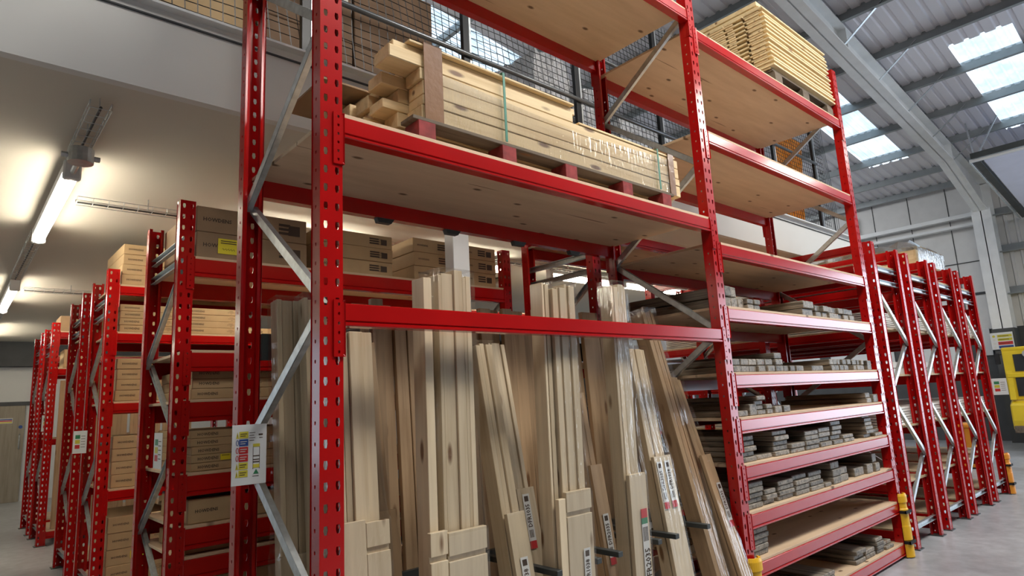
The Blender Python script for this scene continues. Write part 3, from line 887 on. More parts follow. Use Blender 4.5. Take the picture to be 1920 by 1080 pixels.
trims(4, 'second narrow shelf', [(2.80, 3.36, 5, 2, .046), (3.38, 3.50, 1, 3, .046), (3.52, 3.86, 4, 1, .045), (3.98, 4.20, 1, 1, .045), (4.33, 4.74, 5, 2, .048), (4.80, 5.06, 4, 2, .046), (5.10, 5.20, 1, 1, .09)])
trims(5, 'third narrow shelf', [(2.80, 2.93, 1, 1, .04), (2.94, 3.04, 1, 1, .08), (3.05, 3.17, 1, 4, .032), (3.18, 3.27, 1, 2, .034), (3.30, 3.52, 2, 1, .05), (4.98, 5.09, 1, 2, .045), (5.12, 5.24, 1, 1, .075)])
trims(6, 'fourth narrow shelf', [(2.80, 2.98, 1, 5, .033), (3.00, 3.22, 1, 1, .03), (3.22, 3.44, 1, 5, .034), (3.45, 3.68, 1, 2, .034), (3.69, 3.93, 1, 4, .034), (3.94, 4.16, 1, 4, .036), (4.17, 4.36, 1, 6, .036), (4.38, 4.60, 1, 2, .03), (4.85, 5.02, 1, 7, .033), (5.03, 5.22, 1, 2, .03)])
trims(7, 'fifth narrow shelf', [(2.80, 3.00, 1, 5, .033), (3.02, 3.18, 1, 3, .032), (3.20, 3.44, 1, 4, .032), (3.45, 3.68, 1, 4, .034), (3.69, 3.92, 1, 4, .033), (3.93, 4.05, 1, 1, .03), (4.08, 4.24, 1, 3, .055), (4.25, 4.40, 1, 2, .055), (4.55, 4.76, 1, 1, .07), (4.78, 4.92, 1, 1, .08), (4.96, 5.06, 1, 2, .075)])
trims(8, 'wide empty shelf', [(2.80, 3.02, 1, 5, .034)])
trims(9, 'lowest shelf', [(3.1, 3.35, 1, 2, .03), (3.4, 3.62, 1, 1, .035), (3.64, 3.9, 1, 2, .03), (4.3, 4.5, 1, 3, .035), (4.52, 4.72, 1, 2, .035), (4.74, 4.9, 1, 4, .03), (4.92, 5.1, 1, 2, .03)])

# ------------------------------------------------------------------ timber pack on its pallet on the upper shelf
ZA = 2.624
pal = thing('pallet', 'low pallet with red end blocks under the strapped timber pack', 'pallet', (1.35, 0.46, ZA))
for x in (0.47, 0.95, 1.39, 1.87, 2.26):
    for y in (0.10, 0.46, 0.80):
        part('block', MB().box(x - 1.35 - 0.045, x - 1.35 + 0.045, y - 0.46 - 0.055, y - 0.46 + 0.055, 0.0, 0.095), M['redblock'], pal, 0.002)
for y in (0.10, 0.28, 0.46, 0.64, 0.80):
    part('deck_board', MB().box(-0.95, 1.0, y - 0.46 - 0.05, y - 0.46 + 0.05, 0.096, 0.114), M['oldwood'], pal, 0.002)
ZP = ZA + 0.115
rnd = random.Random(5)
rows_ = ['bottom layer', 'second layer', 'third layer', 'fourth layer', 'top layer']
for r_ in range(4):
    nn = 6
    for c in range(nn):
        y0 = 0.065 + c * 0.13 + (rnd.uniform(0, 0.010) if c == 0 else 0.004); xl = (0.44 if c == 0 else 0.30 + 0.10 * rnd.random()) + 0.03 * rnd.random(); xr = 2.38 + rnd.uniform(0, 0.10)
        mb = MB().box(xl, xr, y0, y0 + 0.118, ZP + (0, .074, .122, .190, .248)[r_], ZP + (0, .074, .122, .190, .248)[r_ + 1] - 0.002)
        solo('sawn_timber_length', mb, M['packX'], 'sawn timber length in the strapped pack, %s, %s from the front' % (rows_[r_], ORD[c]), 'timber length', 'timber lengths in the strapped pack', 0.003)
zt = ZP + 4 * 0.062 + 0.001
solo('sawn_timber_length', MB().box(0.30, 1.46, 0.07, 0.20, zt, zt + 0.06), M['packX'], 'thick timber block end jutting left at the front corner on top of the pack', 'timber length', None, 0.004)
solo('sawn_timber_length', MB().box(0.33, 1.50, 0.09, 0.22, zt + 0.061, zt + 0.10), M['packX'], 'upper timber stacked on the jutting block on top of the pack', 'timber length', None, 0.004)
solo('sawn_timber_length', MB().box(0.46, 1.46, 0.22, 0.40, zt + 0.062 - .061, zt + 0.06), M['packX'], 'timber lying behind the jutting block on top of the pack', 'timber length', None, 0.004)
solo('thin_board', MB().box(0.40, 1.47, 0.064, 0.24, zt + 0.101, zt + 0.113), M['packX'], 'thin cover board on the left half of the timber pack', 'board', None, 0.002)
solo('thin_board', MB().box(1.50, 2.42, 0.064, 0.30, zt + 0.001, zt + 0.014), M['packX'], 'thin cover board on the right half of the timber pack', 'board', None, 0.002)
solo('sheet_board', MB().box(0.16, 1.6, 0.42, 0.84, zt + 0.001, zt + 0.013), M['card2'], 'grey-brown sheet jutting out left over the back of the pack', 'board', None, 0.002)
for i, (xa, xb) in enumerate(((0.47, 0.57), (2.33, 2.39))):
    top = zt + (0.115 if i == 0 else 0.016)
    mb = MB().box(xa, xb, 0.056, 0.060, ZP - 0.004, top + .003); mb.box(xa, xb, 0.056, 0.26, top + .001, top + 0.004); 
    solo('packing_tape_band', mb, M['tape'], ['wide brown tape band round the left end of the timber pack', 'narrow brown tape band round the right end of the timber pack'][i], 'packing tape', 'tape bands round the timber pack')
for i, xa in enumerate((0.93, 2.20)):
    top = zt + (0.115 if i == 0 else 0.016)
    mb = MB().box(xa, xa + 0.014, 0.046, 0.049, ZP + 0.002, top + .003); mb.box(xa, xa + .014, 0.046, 0.86, top + .001, top + 0.003)
    solo('green_strap', mb, M['greenband'], ['green strap round the left part of the timber pack', 'green strap near the right end of the timber pack'][i], 'strap', 'green straps round the timber pack')
mb = MB().add([(0.57, 0.060, ZP), (1.5, 0.058, ZP), (2.33, 0.060, ZP), (2.33, 0.060, zt - .02), (1.5, 0.057, zt - .06), (0.57, 0.058, zt - .01)], [(0, 1, 4, 5), (1, 2, 3, 4)])
mb.add([(0.57, 0.0605, ZP), (1.5, 0.0585, ZP), (2.33, 0.0605, ZP), (2.33, 0.0605, zt - .02), (1.5, 0.0575, zt - .06), (0.57, 0.0585, zt - .01)], [(0, 1, 4, 5), (1, 2, 3, 4)])
solo('stretch_film', mb, M['film'], 'clear stretch film along the front of the timber pack', 'plastic film')

# ------------------------------------------------------------------ slatted panels on the dark pallet, top right
ZS = CZ[0] + 0.019
pal = thing('pallet', 'weathered dark pallet under the slatted spruce panels', 'pallet', (4.62, 0.45, ZS))
for y in (0.07, 0.45, 0.80):
    part('bottom_board', MB().box(-0.60, 0.60, y - .45 - .05, y - .45 + .05, 0, 0.018), M['oldwood'], pal, 0.002)
    for x in (-0.53, 0, 0.53):
        part('block', MB().box(x - 0.065, x + 0.065, y - .45 - .045, y - .45 + .045, 0.019, 0.095), M['oldwood'], pal, 0.002)
for x in (-0.53, 0, 0.53):
    part('stringer_board', MB().box(x - 0.06, x + 0.06, -0.42, 0.42, 0.096, 0.112), M['oldwood'], pal, 0.002)
for k in range(6):
    y = -0.36 + k * 0.145
    part('deck_board', MB().box(-0.60, 0.60, y - .05, y + .05, 0.113, 0.13), M['oldwood'], pal, 0.002)
z = ZS + 0.132
for k in range(14):
    sh = -0.012 * k + random.uniform(-.008, .008); h = 0.0375
    t = thing('slatted_panel', 'slatted spruce panel, %s in the pile on the dark pallet' % ('lowest' if k == 0 else ('topmost' if k == 13 else ORD[k] + ' from the bottom')), 'slatted panel',
              (4.63 + sh * .6, 0.46 + random.uniform(-.006, .006), z), group='slatted panels on the dark pallet')
    for y in (-0.39, -0.13, 0.13, 0.39):
        part('batten', MB().box(-0.58, 0.58, y - .022, y + .022, 0, 0.0165), M['slat'], t, 0.0015)
    for y in range(5):
        yy = -0.37 + y * 0.185
        part('slat', MB().box(-0.63 if y else -0.635, 0.63, yy - 0.08, yy + 0.08, 0.017, 0.034), M['slat'], t, 0.0015)
    for x in (-0.605, 0.605):
        for ya, yb in ((-0.41, -0.27), (-0.17, 0.10), (0.20, 0.41)):
            part('end_cleat', MB().box(x - 0.02, x + 0.02, ya, yb, 0.0, 0.0165), M['slatY'], t, 0.001)
    z += h
for k in range(2):
    solo('thick_plank', MB().box(3.94, 5.20, 0.05 + k * .02, 0.80, z + k * 0.05, z + k * 0.05 + 0.042), M['slat'], ['thick spruce plank lying on the slatted panels', 'uppermost thick spruce plank on the slatted panel pile'][k], 'plank', None, 0.004)

# ------------------------------------------------------------------ flat boards on the end-on racks
for i, x in enumerate(RX):
    for (z0, n, h, nm) in ((2.019, 8, 0.0205, 'top'), (1.559, 2, 0.066, 'middle'), (1.069, 7, 0.025, 'lower')):
        for k in range(n):
            if n == 2: p_ = ['bottom', 'upper'][k]
            else: p_ = 'lowest' if k == 0 else ('topmost' if k == n - 1 else ORD[k] + ' from the bottom')
            mb = MB().box(x + 0.05, x + 0.72, random.uniform(.094, .106), 2.48, z0 + k * h, z0 + (k + 1) * h - 0.006)
            solo('flat_board', mb, M['sheetwhite'], 'pale board, %s in the %s stack of the %s end-on rack' % (p_, nm, names4[i]), 'board', 'boards in the end-on racks', 0.002)
# glossy film-covered crate on top of the third rack
t = thing('wrapped_crate', 'open wooden crate under crumpled clear film on the end-on racks', 'crate', (8.05, 0.9, 2.852))
part('side_board', MB().box(-0.48, 0.45, -0.75, -0.72, 0, 0.19), M['slat'], t, 0.002)
part('side_board', MB().box(-0.48, -0.45, -0.72, 0.72, 0, 0.19), M['slatY'], t, 0.002)
part('side_board', MB().box(0.42, 0.45, -0.72, 0.72, 0, 0.19), M['slatY'], t, 0.002)
part('base_board', MB().box(-0.45, 0.42, -0.72, 0.72, 0.0, 0.02), M['slat'], t, 0.002)
def crumple(x0, x1, y0, y1, z0, amp, nx, ny, seed):
    rr = random.Random(seed); mb = MB(); vs = []
    for i in range(nx + 1):
        for j in range(ny + 1):
            e = 1 if 0 < i < nx and 0 < j < ny else 0
            vs.append((x0 + (x1 - x0) * i / nx, y0 + (y1 - y0) * j / ny, z0 + rr.uniform(0, amp) * (0.4 + e)))
    fs = [(i * (ny + 1) + j, (i + 1) * (ny + 1) + j, (i + 1) * (ny + 1) + j + 1, i * (ny + 1) + j + 1) for i in range(nx) for j in range(ny)]
    return mb.add(vs, fs)
cm = crumple(-0.55, 0.52, -0.79, 0.7, 0.20, 0.10, 14, 14, 3)
cm.add([(-0.55, -0.79, 0.21), (0.52, -0.79, 0.21), (0.52, -0.785, 0.0), (-0.55, -0.785, 0.02)], [(0, 1, 2, 3)])
cm.add([(0.52, -0.79, 0.21), (0.52, 0.7, 0.21), (0.52, 0.7, 0.0), (0.52, -0.785, 0.0)], [(0, 1, 2, 3)])
part('clear_film', cm, mat_film('crumpled_clear_film', 0.6, 0.12), t)

# ------------------------------------------------------------------ safety notices, corner guards
def notice(label, loc, rot, w_=0.15, h_=0.245, full=True):
    t = thing('load_notice', label, 'sign', loc, rot, None)
    part('board', MB().box(0, w_, 0, 0.003, 0, h_), M['white'], t, 0.0008)
    e0, e1 = -0.0012, 0.0
    cols = ['yellowink', 'blueink', 'redink', 'redink', 'yellowink', 'yellowink']
    if full:
        for k, c in enumerate(cols):
            z1 = h_ * (0.885 - k * 0.128)
            part('colour_panel', MB().box(w_ * .20, w_ * .46, e0, e1, z1 - h_ * .112, z1), M[c], t)
            if k in (0, 4, 5):
                part('warning_triangle', MB().prism([(w_ * .11, z1 - h_ * .11), (w_ * .19, z1 - h_ * .11), (w_ * .15, z1 - h_ * .005)], 1, e0, e1), M['yellowink'], t)
                part('triangle_mark', MB().box(w_ * .145, w_ * .155, e0 - .0006, e0, z1 - h_ * .095, z1 - h_ * .04), M['ink'], t)
            else:
                part('round_symbol', MB().tube([(w_ * .15 + w_ * .033 * math.cos(a), e0, z1 - h_ * .055 + h_ * .045 * math.sin(a)) for a in [2 * math.pi * q / 12 for q in range(13)]], 0.0012, 4), M[c if c != 'blueink' else 'blueink'], t)
            for q in range(2):
                part('panel_print', MB().box(w_ * .23, w_ * (.42 - .04 * q), e0 - .0006, e0, z1 - h_ * (.045 + .035 * q), z1 - h_ * (.033 + .035 * q)), M['paper' if c in ('blueink', 'redink') else 'ink'], t)
        for q in range(4):
            part('print_line', MB().box(w_ * .49, w_ * (.66 - .03 * (q % 2)), e0, e1, h_ * (.855 - q * .042), h_ * (.863 - q * .042)), M['ink'], t)
        part('print_line', MB().box(w_ * .76, w_ * .88, e0, e1, h_ * .81, h_ * .835), M['ink'], t)
        part('print_line', MB().box(w_ * .78, w_ * .88, e0, e1, h_ * .765, h_ * .775), M['ink'], t)
        part('rack_diagram', MB().box(w_ * .60, w_ * .80, e0, e1, h_ * .62, h_ * .67), M['yellowink'], t)
        for q, zz in enumerate((.46, .40, .36)):
            part('rack_diagram', MB().box(w_ * .60, w_ * .80, e0, e1, h_ * zz, h_ * (zz + .016)), M['ink'], t)
        for xx in (.60, .79):
            part('rack_diagram', MB().box(w_ * xx, w_ * (xx + .012), e0, e1, h_ * .25, h_ * .62), M['ink'], t)
        part('rack_diagram', MB().box(w_ * .60, w_ * .80, e0, e1, h_ * .27, h_ * .33), M['yellowink'], t)
        part('warning_triangle', MB().prism([(w_ * .62, h_ * .17), (w_ * .78, h_ * .17), (w_ * .70, h_ * .25)], 1, e0, e1), M['greenink'], t)
        part('print_line', MB().box(w_ * .60, w_ * .78, e0, e1, h_ * .13, h_ * .14), M['ink'], t)
    else:
        for k, c in enumerate(('greenink', 'yellowink', 'redink')):
            part('colour_panel', MB().box(w_ * .15, w_ * .5, e0, e1, h_ * (.65 - .22 * k), h_ * (.82 - .22 * k)), M[c], t)
        for k in range(5):
            part('print_line', MB().box(w_ * .58, w_ * .88, e0, e1, h_ * (.75 - .12 * k), h_ * (.77 - .12 * k)), M['ink'], t)
    return t
notice('white load notice with coloured panels on the left end of the foreground rack', (-0.146, 0.57, 1.225), (0, 0, R(-2)), 0.135, 0.235)
notice('small white load notice on the left end of the dark red carton rack', (-0.03, 2.33, 1.21), (0, 0, R(-90)), 0.19, 0.21, False)
notice('small white load notice on the end of the bright red carton rack', (-0.10, 4.98, 1.235), (0, 0, R(-38)), 0.12, 0.20, False)
notice('grey load notice on the end of the far door-leaf rack', (0.03, 8.9, 1.42), (0, 0, R(-8)), 0.14, 0.22, False)
notice('blue-white notice on the farthest end-on rack upright', (9.23, -0.02, 1.25), (0, 0, R(-90)), 0.16, 0.21, False)

def guard(label, x, y, h, mat):
    t = thing('corner_guard', label, 'rack guard', (x, y, 0.009), (0, 0, 0), 'corner guards')
    prof = []
    for k in range(13):
        a = math.pi + math.pi * k / 12
        prof.append((0.062 * math.cos(a), 0.045 * math.sin(a)))
    prof += [(0.050, 0.0), (0.050, -0.002)][:1] + [(0.048 * math.cos(math.pi + math.pi * k / 12), 0.030 * math.sin(math.pi + math.pi * k / 12)) for k in range(12, -1, -1)]
    mb = MB(); n = len(prof); zs = []; z = 0.0
    ribs = [0.0, 0.03, 0.035, 0.05, 0.055]
    levels_ = [0, 0.10, 0.11, 0.13, 0.14, 0.25, 0.26, 0.34, 0.35, h - 0.13, h - 0.12, h - 0.08, h - 0.07, h - 0.02, h]
    sc_ = [1, 1, .88, .88, 1, 1, .95, .95, 1, 1, .86, .86, 1.05, 1.05, .9]
    vs = []
    for z_, s2 in zip(levels_, sc_): vs += [(a * s2, b * s2, z_) for a, b in prof]
    fs = []
    for i in range(len(levels_) - 1):
        for k in range(n): fs.append((i * n + k, i * n + (k + 1) % n, (i + 1) * n + (k + 1) % n, (i + 1) * n + k))
    fs.append(tuple(range(n))); fs.append(tuple((len(levels_) - 1) * n + k for k in range(n)))
    part('shell', mb.add(vs, fs), mat, t)
    for z_ in (0.12, h - 0.15):
        part('strap', MB().box(-0.067, 0.067, -0.052, -0.040, z_ - .012, z_ + .012).box(-0.067, -0.06, -0.05, -0.001, z_ - .012, z_ + .012).box(0.06, 0.067, -0.05, -0.001, z_ - .012, z_ + .012), M['rubber'], t)
    return t
guard('yellow corner guard on the middle front upright', 2.70, -0.012, 0.49, M['yellow'])
guard('yellow corner guard on the right-hand front upright by the aisle', 5.31, -0.012, 0.52, M['yellow'])
guard('orange corner guard on the last end-on rack', 9.30, -0.008, 0.50, M['orange'])

# ------------------------------------------------------------------ lamps and cable trays under the soffit
def lamp(label, p, q, group):
    d = Vector(q) - Vector(p); L = d.length; a = math.atan2(d.y, d.x)
    t = thing('tube_light', label, 'light', p, (0, 0, a), group)
    part('housing', MB().box(0, L, -0.045, 0.045, 0.035, 0.10), M['white'], t, 0.006)
    part('end_cap', MB().box(-0.05, 0.0, -0.05, 0.05, -0.03, 0.10), M['white'], t, 0.01)
    part('end_cap', MB().box(L, L + 0.05, -0.05, 0.05, -0.03, 0.10), M['white'], t, 0.01)
    part('tube', MB().tube([(0.0, 0, 0), (L, 0, 0)], 0.038, 12), M['tube'], t, smooth=True)
    part('hanger', MB().box(L * .2, L * .2 + .02, -0.01, 0.01, 0.10, 0.15), M['galv'], t); part('hanger', MB().box(L * .8, L * .8 + .02, -0.01, 0.01, 0.10, 0.15), M['galv'], t)
    return t
for i, y in enumerate((2.74, 7.20, 11.6)):
    lamp(['long lit tube lamp nearest on the soffit at left', 'second lit tube lamp farther along the soffit at left', 'farthest tube lamp of the left-hand line'][i], (-0.50 + .01 * i, y, 3.10), (-0.50 + .01 * i, y + 1.85, 3.10), 'tube lamps along the cross aisle')
for i, y in enumerate((3.6, 8.2, 12.6)):  # outer lamp line added out of view to brighten the left floor
    lamp('tube lamp of the added unseen outer line, %s from the camera' % ORD[i], (-3.2, y, 3.10), (-3.2, y + 1.85, 3.10), 'added tube lamps of the unseen outer line')
for i, x in enumerate((0.9, 2.9, 4.9, 6.45, 7.4, 8.35)):
    lamp('lit tube lamp over the first aisle behind the racks, %s from the left' % ORD[i], (x, 3.66, 3.10), (x + (1.2 if i < 3 else 0.6), 3.66, 3.10), 'tube lamps over the first aisle')
for i, x in enumerate((0.9, 3.2)):
    lamp('lit tube lamp over the second aisle, %s from the left' % ORD[i], (x, 7.4, 3.10), (x + 1.2, 7.4, 3.10), 'tube lamps over the second aisle')
def tray(label, p, q, hang=True):
    p = Vector(p); q = Vector(q); d = (q - p).normalized(); s_ = Vector((-d.y, d.x, 0))
    mb = MB()
    for a in (-0.05, 0.05):
        for z in (0, 0.04):
            mb.tube([p + s_ * a + Vector((0, 0, z)), q + s_ * a + Vector((0, 0, z))], 0.0035, 5)
    n = int((q - p).length / 0.1)
    for k in range(n + 1):
        c = p + (q - p) * k / n
        mb.tube([c - s_ * .05 + Vector((0, 0, .04)), c - s_ * .05, c + s_ * .05, c + s_ * .05 + Vector((0, 0, .04))], 0.0025, 4)
    t = thing('cable_tray', label, 'cable tray', tuple(p)); mb.v = [tuple(Vector(v) - p) for v in mb.v]
    part('wire_basket', mb, M['galv'], t)
    c2 = MB().tube([(0, 0, 0.008), tuple(q - p + Vector((0, 0, .008)))], 0.008, 6)
    part('cable', c2, M['dark_steel'], t)
    n2 = max(2, int((q - p).length / 1.2))
    for k in range(n2 + 1):
        c = (q - p) * (0.05 + .9 * k / n2)
        part('hanger_rod', MB().tube([tuple(c), tuple(c + Vector((0, 0, 3.25 - p.z)))], 0.004, 5), M['galv'], t)
    return t
tray('wire cable tray before the nearest tube lamp at left', (-0.50, 1.72, 3.17), (-0.50, 2.60, 3.17))
tray('wire cable tray between the two tube lamps at left', (-0.50, 4.75, 3.17), (-0.50, 7.0, 3.17))
tray('wire cable tray beyond the second tube lamp at left', (-0.49, 9.2, 3.17), (-0.49, 11.4, 3.17))
tray('wire cable tray crossing over the first aisle', (-0.38, 3.46, 3.14), (9.2, 3.46, 3.14))
tray('wire cable tray crossing over the second aisle', (-0.38, 7.55, 3.14), (9.2, 7.55, 3.14))
t = thing('junction_box', 'round grey junction box at the near end of the lamp line', 'junction box', (-0.50, 2.36, 3.07))
part('body', MB().tube([(0, 0, 0), (0, 0, 0.09)], 0.07, 16), M['galv'], t)
part('outlet', MB().tube([(0.06, 0, 0.04), (0.10, 0, 0.04)], 0.018, 8), M['galv'], t)
part('outlet', MB().tube([(-0.06, 0, 0.04), (-0.10, 0, 0.04)], 0.018, 8), M['galv'], t)
part('outlet', MB().tube([(0, 0.06, 0.04), (0, 0.3, 0.04)], 0.018, 8), M['galv'], t)

# ------------------------------------------------------------------ mezzanine edge protection and stored goods
t = thing('mesh_guard_rail', 'black netted guard rail along the mezzanine edge', 'guard rail', (-1.0, 1.53, 3.752))
FX = [-0.77, 0.56, 1.89, 3.21, 4.54, 5.87, 7.2, 8.53]
for x in FX:
    part('post', MB().box(x + 1 - .03, x + 1 + .03, -0.02, 0.02, 0, 1.9), M['black'], t, 0.003)
    part('stay', MB().box(x + 1 + .035, x + 1 + .055, -0.015, 0.015, 0, 1.9), M['galv'], t)
for z in (0.48, 1.02):
    part('rail', MB().tube([(-1, -0.03, z), (9.55, -0.03, z)], 0.021, 10), M['railsteel'], t, smooth=True)
part('kick_rail', MB().box(-1, 9.55, -0.01, 0.0, 0.0, 0.02), M['dark_steel'], t)
net = MB(); rr = random.Random(9)
def dz(x, z): return 0.012 * math.sin(x * 3.1 + z * 2) + 0.02 * math.sin(x * 1.3 + 1)
x = -0.9
while x < 10.3:
    net.tube([(x - 0.10 * z + 0.012 * math.sin(6 * z + x * 5), 0.03 + 0.01 * math.sin(x * 4 + z * 3), z) for z in (0, .3, .6, .9, 1.2, 1.5, 1.85)], 0.0035, 3); x += 0.068
z = 0.02
while z < 1.85:
    net.tube([(-0.9 + 0.35 * k, 0.03 + 0.01 * math.sin((-0.9 + .35 * k) * 4 + z * 3), z + 0.012 * math.sin(k * 1.7 + z * 9) - 0.010 * (k % 2)) for k in range(32)], 0.0035, 3); z += 0.062
part('netting', net, M['black'], t)
# stored goods up there
def bigbox(x0, x1, y0, y1, z0, z1, label, mat, writing=None, wz=0.3):
    mb = MB().box(x0, x1, y0, y1, z0, z1)
    o = solo('stored_carton', mb, mat, label, 'cardboard box', 'cartons stored on the mezzanine', 0.006)
    if writing:
        w_ = x1 - x0
        part('paper_label', MB().box(-w_ * .1, w_ * .45, -(y1 - y0) / 2 - 0.002, -(y1 - y0) / 2 - .0005, wz, wz + 0.13), M['paper'], o)
        text('printed_word', writing, M['ink'], o, (w_ * .17, -(y1 - y0) / 2 - 0.003, wz + 0.065), w_ * .42)
    return o
zm = 3.742
bigbox(-1.3, -0.42, 2.1, 2.9, zm, zm + 0.95, 'brown carton low at the left end of the mezzanine edge', M['card'])
bigbox(-0.40, 0.42, 2.1, 2.9, zm, zm + 0.95, 'brown carton behind the netting above the white fascia', M['card'])
bigbox(-0.40, 0.42, 2.12, 2.9, zm + .955, zm + 1.9, 'upper brown carton behind the netting above the white fascia', M['card'])
bigbox(0.46, 1.20, 2.1, 2.9, zm, zm + 0.62, 'brown carton low behind the timber pack on the mezzanine', M['card3'])
bigbox(0.46, 1.20, 2.1, 2.9, zm + .625, zm + 1.2, 'brown carton with a white label, left of the rooflight view', M['card3'], 'LAMONA', 0.30)
bigbox(1.22, 1.98, 2.1, 2.9, zm, zm + 0.62, 'brown carton low at the edge of the rooflight view', M['card3'], 'LAMONA', 0.22)
bigbox(1.22, 1.98, 2.1, 2.9, zm + .625, zm + 1.3, 'brown carton at the upper edge of the rooflight view', M['card3'])
def foil(x0, x1, y0, y1, z1, label, seed):
    rr = random.Random(seed); mb = MB(); nz, nx = 10, 8
    def pt(u, z):
        per = [(x0, y0), (x1, y0), (x1, y1), (x0, y1)]
        i = int(u) % 4; f = u - int(u); a = per[i]; b = per[(i + 1) % 4]
        return (a[0] + (b[0] - a[0]) * f, a[1] + (b[1] - a[1]) * f, z)
    vs = []; m_ = 4 * nx
    for j in range(nz + 1):
        for k in range(m_):
            px_, py_, pz_ = pt(k / nx, zm + (z1 - zm) * j / nz)
            vs.append((px_ + rr.uniform(-.02, .02), py_ + rr.uniform(-.02, .02), pz_ + (rr.uniform(-.02, .02) if j else 0)))
    fs = [(j * m_ + k, j * m_ + (k + 1) % m_, (j + 1) * m_ + (k + 1) % m_, (j + 1) * m_ + k) for j in range(nz) for k in range(m_)]
    vs.append(((x0 + x1) / 2, (y0 + y1) / 2, z1 + .03)); c = len(vs) - 1
    fs += [(nz * m_ + k, nz * m_ + (k + 1) % m_, c) for k in range(m_)]
    solo('foil_wrapped_load', mb.add(vs, fs), M['foil'], label, 'wrapped load', 'foil-wrapped loads on the mezzanine')
foil(2.35, 3.15, 2.2, 2.9, 4.42, 'low silver-wrapped load behind the netting over the timber pack', 1)
foil(3.35, 3.85, 2.2, 2.9, 5.15, 'tall narrow silver-wrapped load left of the back upright', 2)
foil(4.0, 4.45, 2.2, 2.9, 4.95, 'silver-wrapped load just right of the tall narrow one', 3)
foil(4.75, 6.2, 2.2, 2.9, 4.75, 'wide silver-wrapped load between the two bays', 4)
foil(6.35, 7.2, 2.3, 2.9, 4.95, 'silver-wrapped load partly hidden by the upper shelves', 5)
# orange expanding barrier
t = thing('expanding_barrier', 'orange expanding lattice barrier behind the mezzanine netting', 'barrier', (7.95, 1.75, 3.742))
for k in range(9):
    for sgn in (-1, 1):
        x = 0.06 * k
        part('lattice_slat', MB().bar((x, 0.01 * sgn, 0.008), (x + sgn * 0.28, 0.01 * sgn, 1.5), 0.012, 0.03, up=(0, 1, 0)), M['orange'], t)

# ------------------------------------------------------------------ overhead door, far right
t = thing('sectional_door', 'raised lilac-grey sectional door hanging under the roof at far right', 'overhead door', (13.3, 0, 0))
def dzx(x): return 5.53 + 0.0 - 0.115 * (x + 13.3 - 13.23)
pn = MB()
slope_box(pn, 0.05, 3.9, -3.0, 0.30, dzx(0.05), dzx(0.05) + 0.04, dzx(3.9), dzx(3.9) + 0.04)
part('door_panel', pn, M['doorpanel'], t)
tr = MB(); slope_box(tr, -0.05, 3.95, 0.34, 0.46, dzx(-.05) - 0.02, dzx(-.05) + 0.08, dzx(3.95) - 0.02, dzx(3.95) + 0.08)
part('track', tr, M['dark_steel'], t, 0.004)
part('edge_rail', MB().tube([(-0.05, 0.50, dzx(-.05) - .02), (3.95, 0.50, dzx(3.95) - .02)], 0.022, 8), M['galv'], t)
part('spring_bar', MB().tube([(-0.06, 0.5, dzx(-.06)), (-0.06, -3.0, dzx(-.06))], 0.035, 10), M['whitesteel'], t)
part('end_beam', MB().box(-0.16, -0.11, -3.0, 0.46, dzx(0) + 0.03, dzx(0) + 0.13), M['dark_steel'], t)
for (xa, ya, xb, yb) in ((-0.03, 0.40, 1.0, 0.12), (-0.03, 0.42, 0.95, 0.64)):
    part('hanger', MB().bar((xa, ya, dzx(xa) + .05), (xb, yb, roof_z(13.3 + xb)), 0.03, 0.012), M['galv'], t)

# ------------------------------------------------------------------ forklift, bin, wall papers
t = thing('forklift', 'yellow forklift truck parked at the right edge of the picture', 'forklift', (14.9, -0.05, 0))
fy = M['forkyellow']
for (x, y) in ((0.35, 0.62), (0.35, -0.62), (1.75, 0.62), (1.75, -0.62)):
    w1 = part('wheel', MB().tube([(x, y - .15, 0.31), (x, y + .15, 0.31)], 0.31, 22), M['rubber'], t, 0.02)
    part('hub', MB().tube([(x, y - .16, 0.31), (x, y + .16, 0.31)], 0.13, 14), fy, w1)
prof = [(0.0, 0.42), (0.12, 0.36), (2.2, 0.36), (2.3, 0.5), (2.3, 1.02), (0.25, 1.02), (0.02, 0.92), (-0.02, 0.60)]
part('counterweight', MB().prism(prof, 1, -0.88, 0.95), fy, t, 0.03)
part('lower_guard', MB().box(-0.06, 0.02, -0.8, 0.93, 0.36, 0.50), M['oldwood'], t, 0.01)
part('tow_slot', MB().box(-0.035, -0.018, 0.25, 0.55, 0.68, 0.78), M['black'], t)
for y in (-0.85, 0.83):
    cab = MB().prism([(0.06, 1.0), (0.14, 1.0), (0.30, 1.98), (0.22, 1.98)], 1, y, y + 0.10)
    part('cab_pillar', cab, fy, t, 0.01)
    cab = MB().prism([(1.95, 1.0), (2.03, 1.0), (1.85, 1.98), (1.77, 1.98)], 1, y, y + 0.10)
    part('cab_pillar', cab, fy, t, 0.01)
part('cab_sill', MB().box(0.12, 0.16, -0.85, 0.93, 1.44, 1.53), fy, t, 0.01)

part('roof', MB().box(0.16, 1.95, -0.88, 0.96, 1.97, 2.05), fy, t, 0.02)
part('rear_panel', MB().box(0.155, 0.175, -0.88, 0.95, 1.0, 1.98), fy, t)
part('rear_window', MB().prism([(0.14, 1.07), (0.15, 1.07), (0.15, 1.44), (0.14, 1.44)], 1, -0.75, 0.80), M['glassdark'], t)
part('upper_window', MB().prism([(0.14, 1.56), (0.15, 1.56), (0.15, 1.90), (0.14, 1.90)], 1, -0.75, 0.78), M['glassdark'], t)
part('seat', MB().box(0.7, 1.2, -0.3, 0.3, 1.0, 1.5), M['black'], t, 0.04)
part('lamp', MB().tube([(0.10, 0.55, 1.90), (0.20, 0.55, 1.90)], 0.07, 14), M['galv'], t)
mr = part('mirror', MB().box(0.12, 0.16, 0.99, 1.08, 1.72, 1.94), M['black'], t, 0.01)
part('mirror_arm', MB().tube([(0.2, 0.93, 1.93), (0.14, 1.04, 1.90)], 0.012, 6), M['black'], mr)

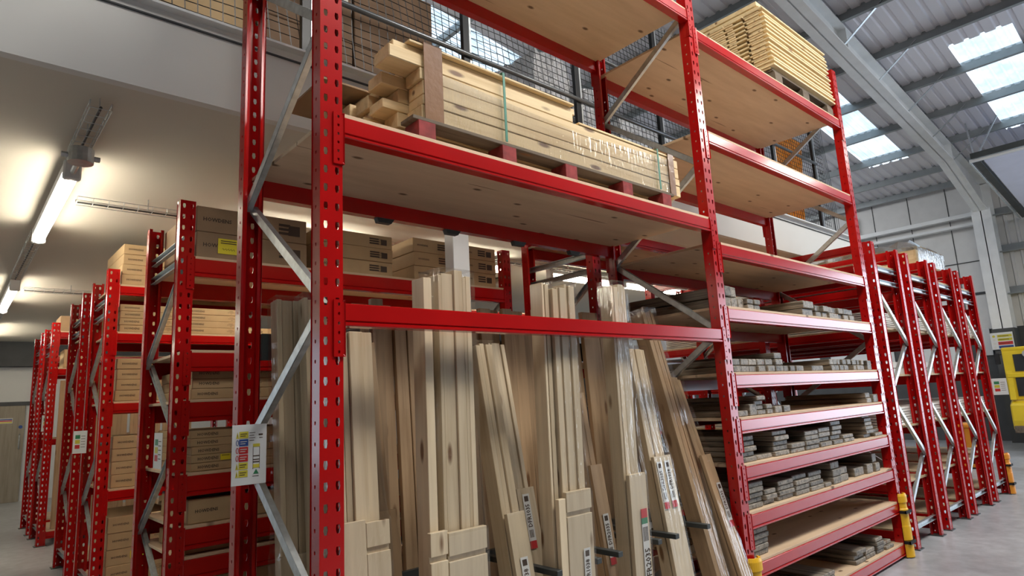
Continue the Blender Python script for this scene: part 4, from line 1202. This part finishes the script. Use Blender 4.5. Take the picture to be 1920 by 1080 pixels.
t = thing('storage_bin', 'orange plastic bin on the floor beyond the end-on racks', 'bin', (12.0, 0.98, 0))
part('body', MB().prism([(-0.20, 0.02), (0.20, 0.02), (0.23, 0.66), (-0.23, 0.66)], 1, -0.12, 0.12), M['orange'], t, 0.01)
part('lid', MB().box(-0.25, 0.25, -0.14, 0.14, 0.66, 0.73), M['orange'], t, 0.02)
part('foot', MB().box(-0.2, 0.2, -0.1, 0.1, 0, 0.02), M['rubber'], t)

t = thing('safety_sign', 'white site safety sign with yellow, red and blue bands above the forklift', 'sign', (16.90, 0.98, 2.08), (0, 0, R(-90)))
part('board', MB().box(-0.42, 0.0, 0, 0.012, 0, 0.38), M['white'], t)
for k, (c, z0, z1) in enumerate((('yellowink', .27, .33), ('yellowink', .19, .25), ('redink', .10, .17), ('blueink', .02, .08))):
    part('colour_band', MB().box(-0.29, -0.02, -0.002, 0, z0, z1), M[c], t)
    part('round_symbol', MB().tube([(-0.355, -0.003, (z0 + z1) / 2), (-0.355, 0, (z0 + z1) / 2)], 0.028, 12), M['paper' if k else 'yellowink'], t)
    part('band_print', MB().box(-0.27, -0.08, -0.003, -0.002, (z0 + z1) / 2 - .006, (z0 + z1) / 2 + .006), M['ink'], t)
for i, (y0, y1, z0, z1) in enumerate(((1.50, 1.78, 1.98, 2.62), (2.0, 3.3, 1.7, 2.45), (3.6, 5.2, 1.7, 2.45), (5.5, 7.0, 1.7, 2.45))):
    solo('white_panel', MB().box(XW - 0.06, XW - 0.025, y0, y1, z0, z1), M['white'], 'white panel fixed to the dark lower wall, %s from the right' % ORD[i], 'wall panel', 'white panels on the far wall', 0.003)
# door notice and blue disc on the left-hand far door
t = thing('door_notice', 'small notice with orange, blue and red stripes on the grey door', 'sign', (-0.16, 14.745, 1.58))
part('board', MB().box(0, 0.26, 0, 0.004, 0, 0.11), M['paper'], t)
for k, c in enumerate(('yellowsticker', 'redink', 'blueink')):
    part('stripe', MB().box(0.01, 0.25, -0.002, 0, 0.012 + .03 * k, 0.032 + .03 * k), M[c], t)
solo('door_disc', MB().tube([(0.237, 14.744, 1.50), (0.237, 14.749, 1.50)], 0.035, 16), M['blueink'], 'round blue disc on the grey door above its handle', 'sign')
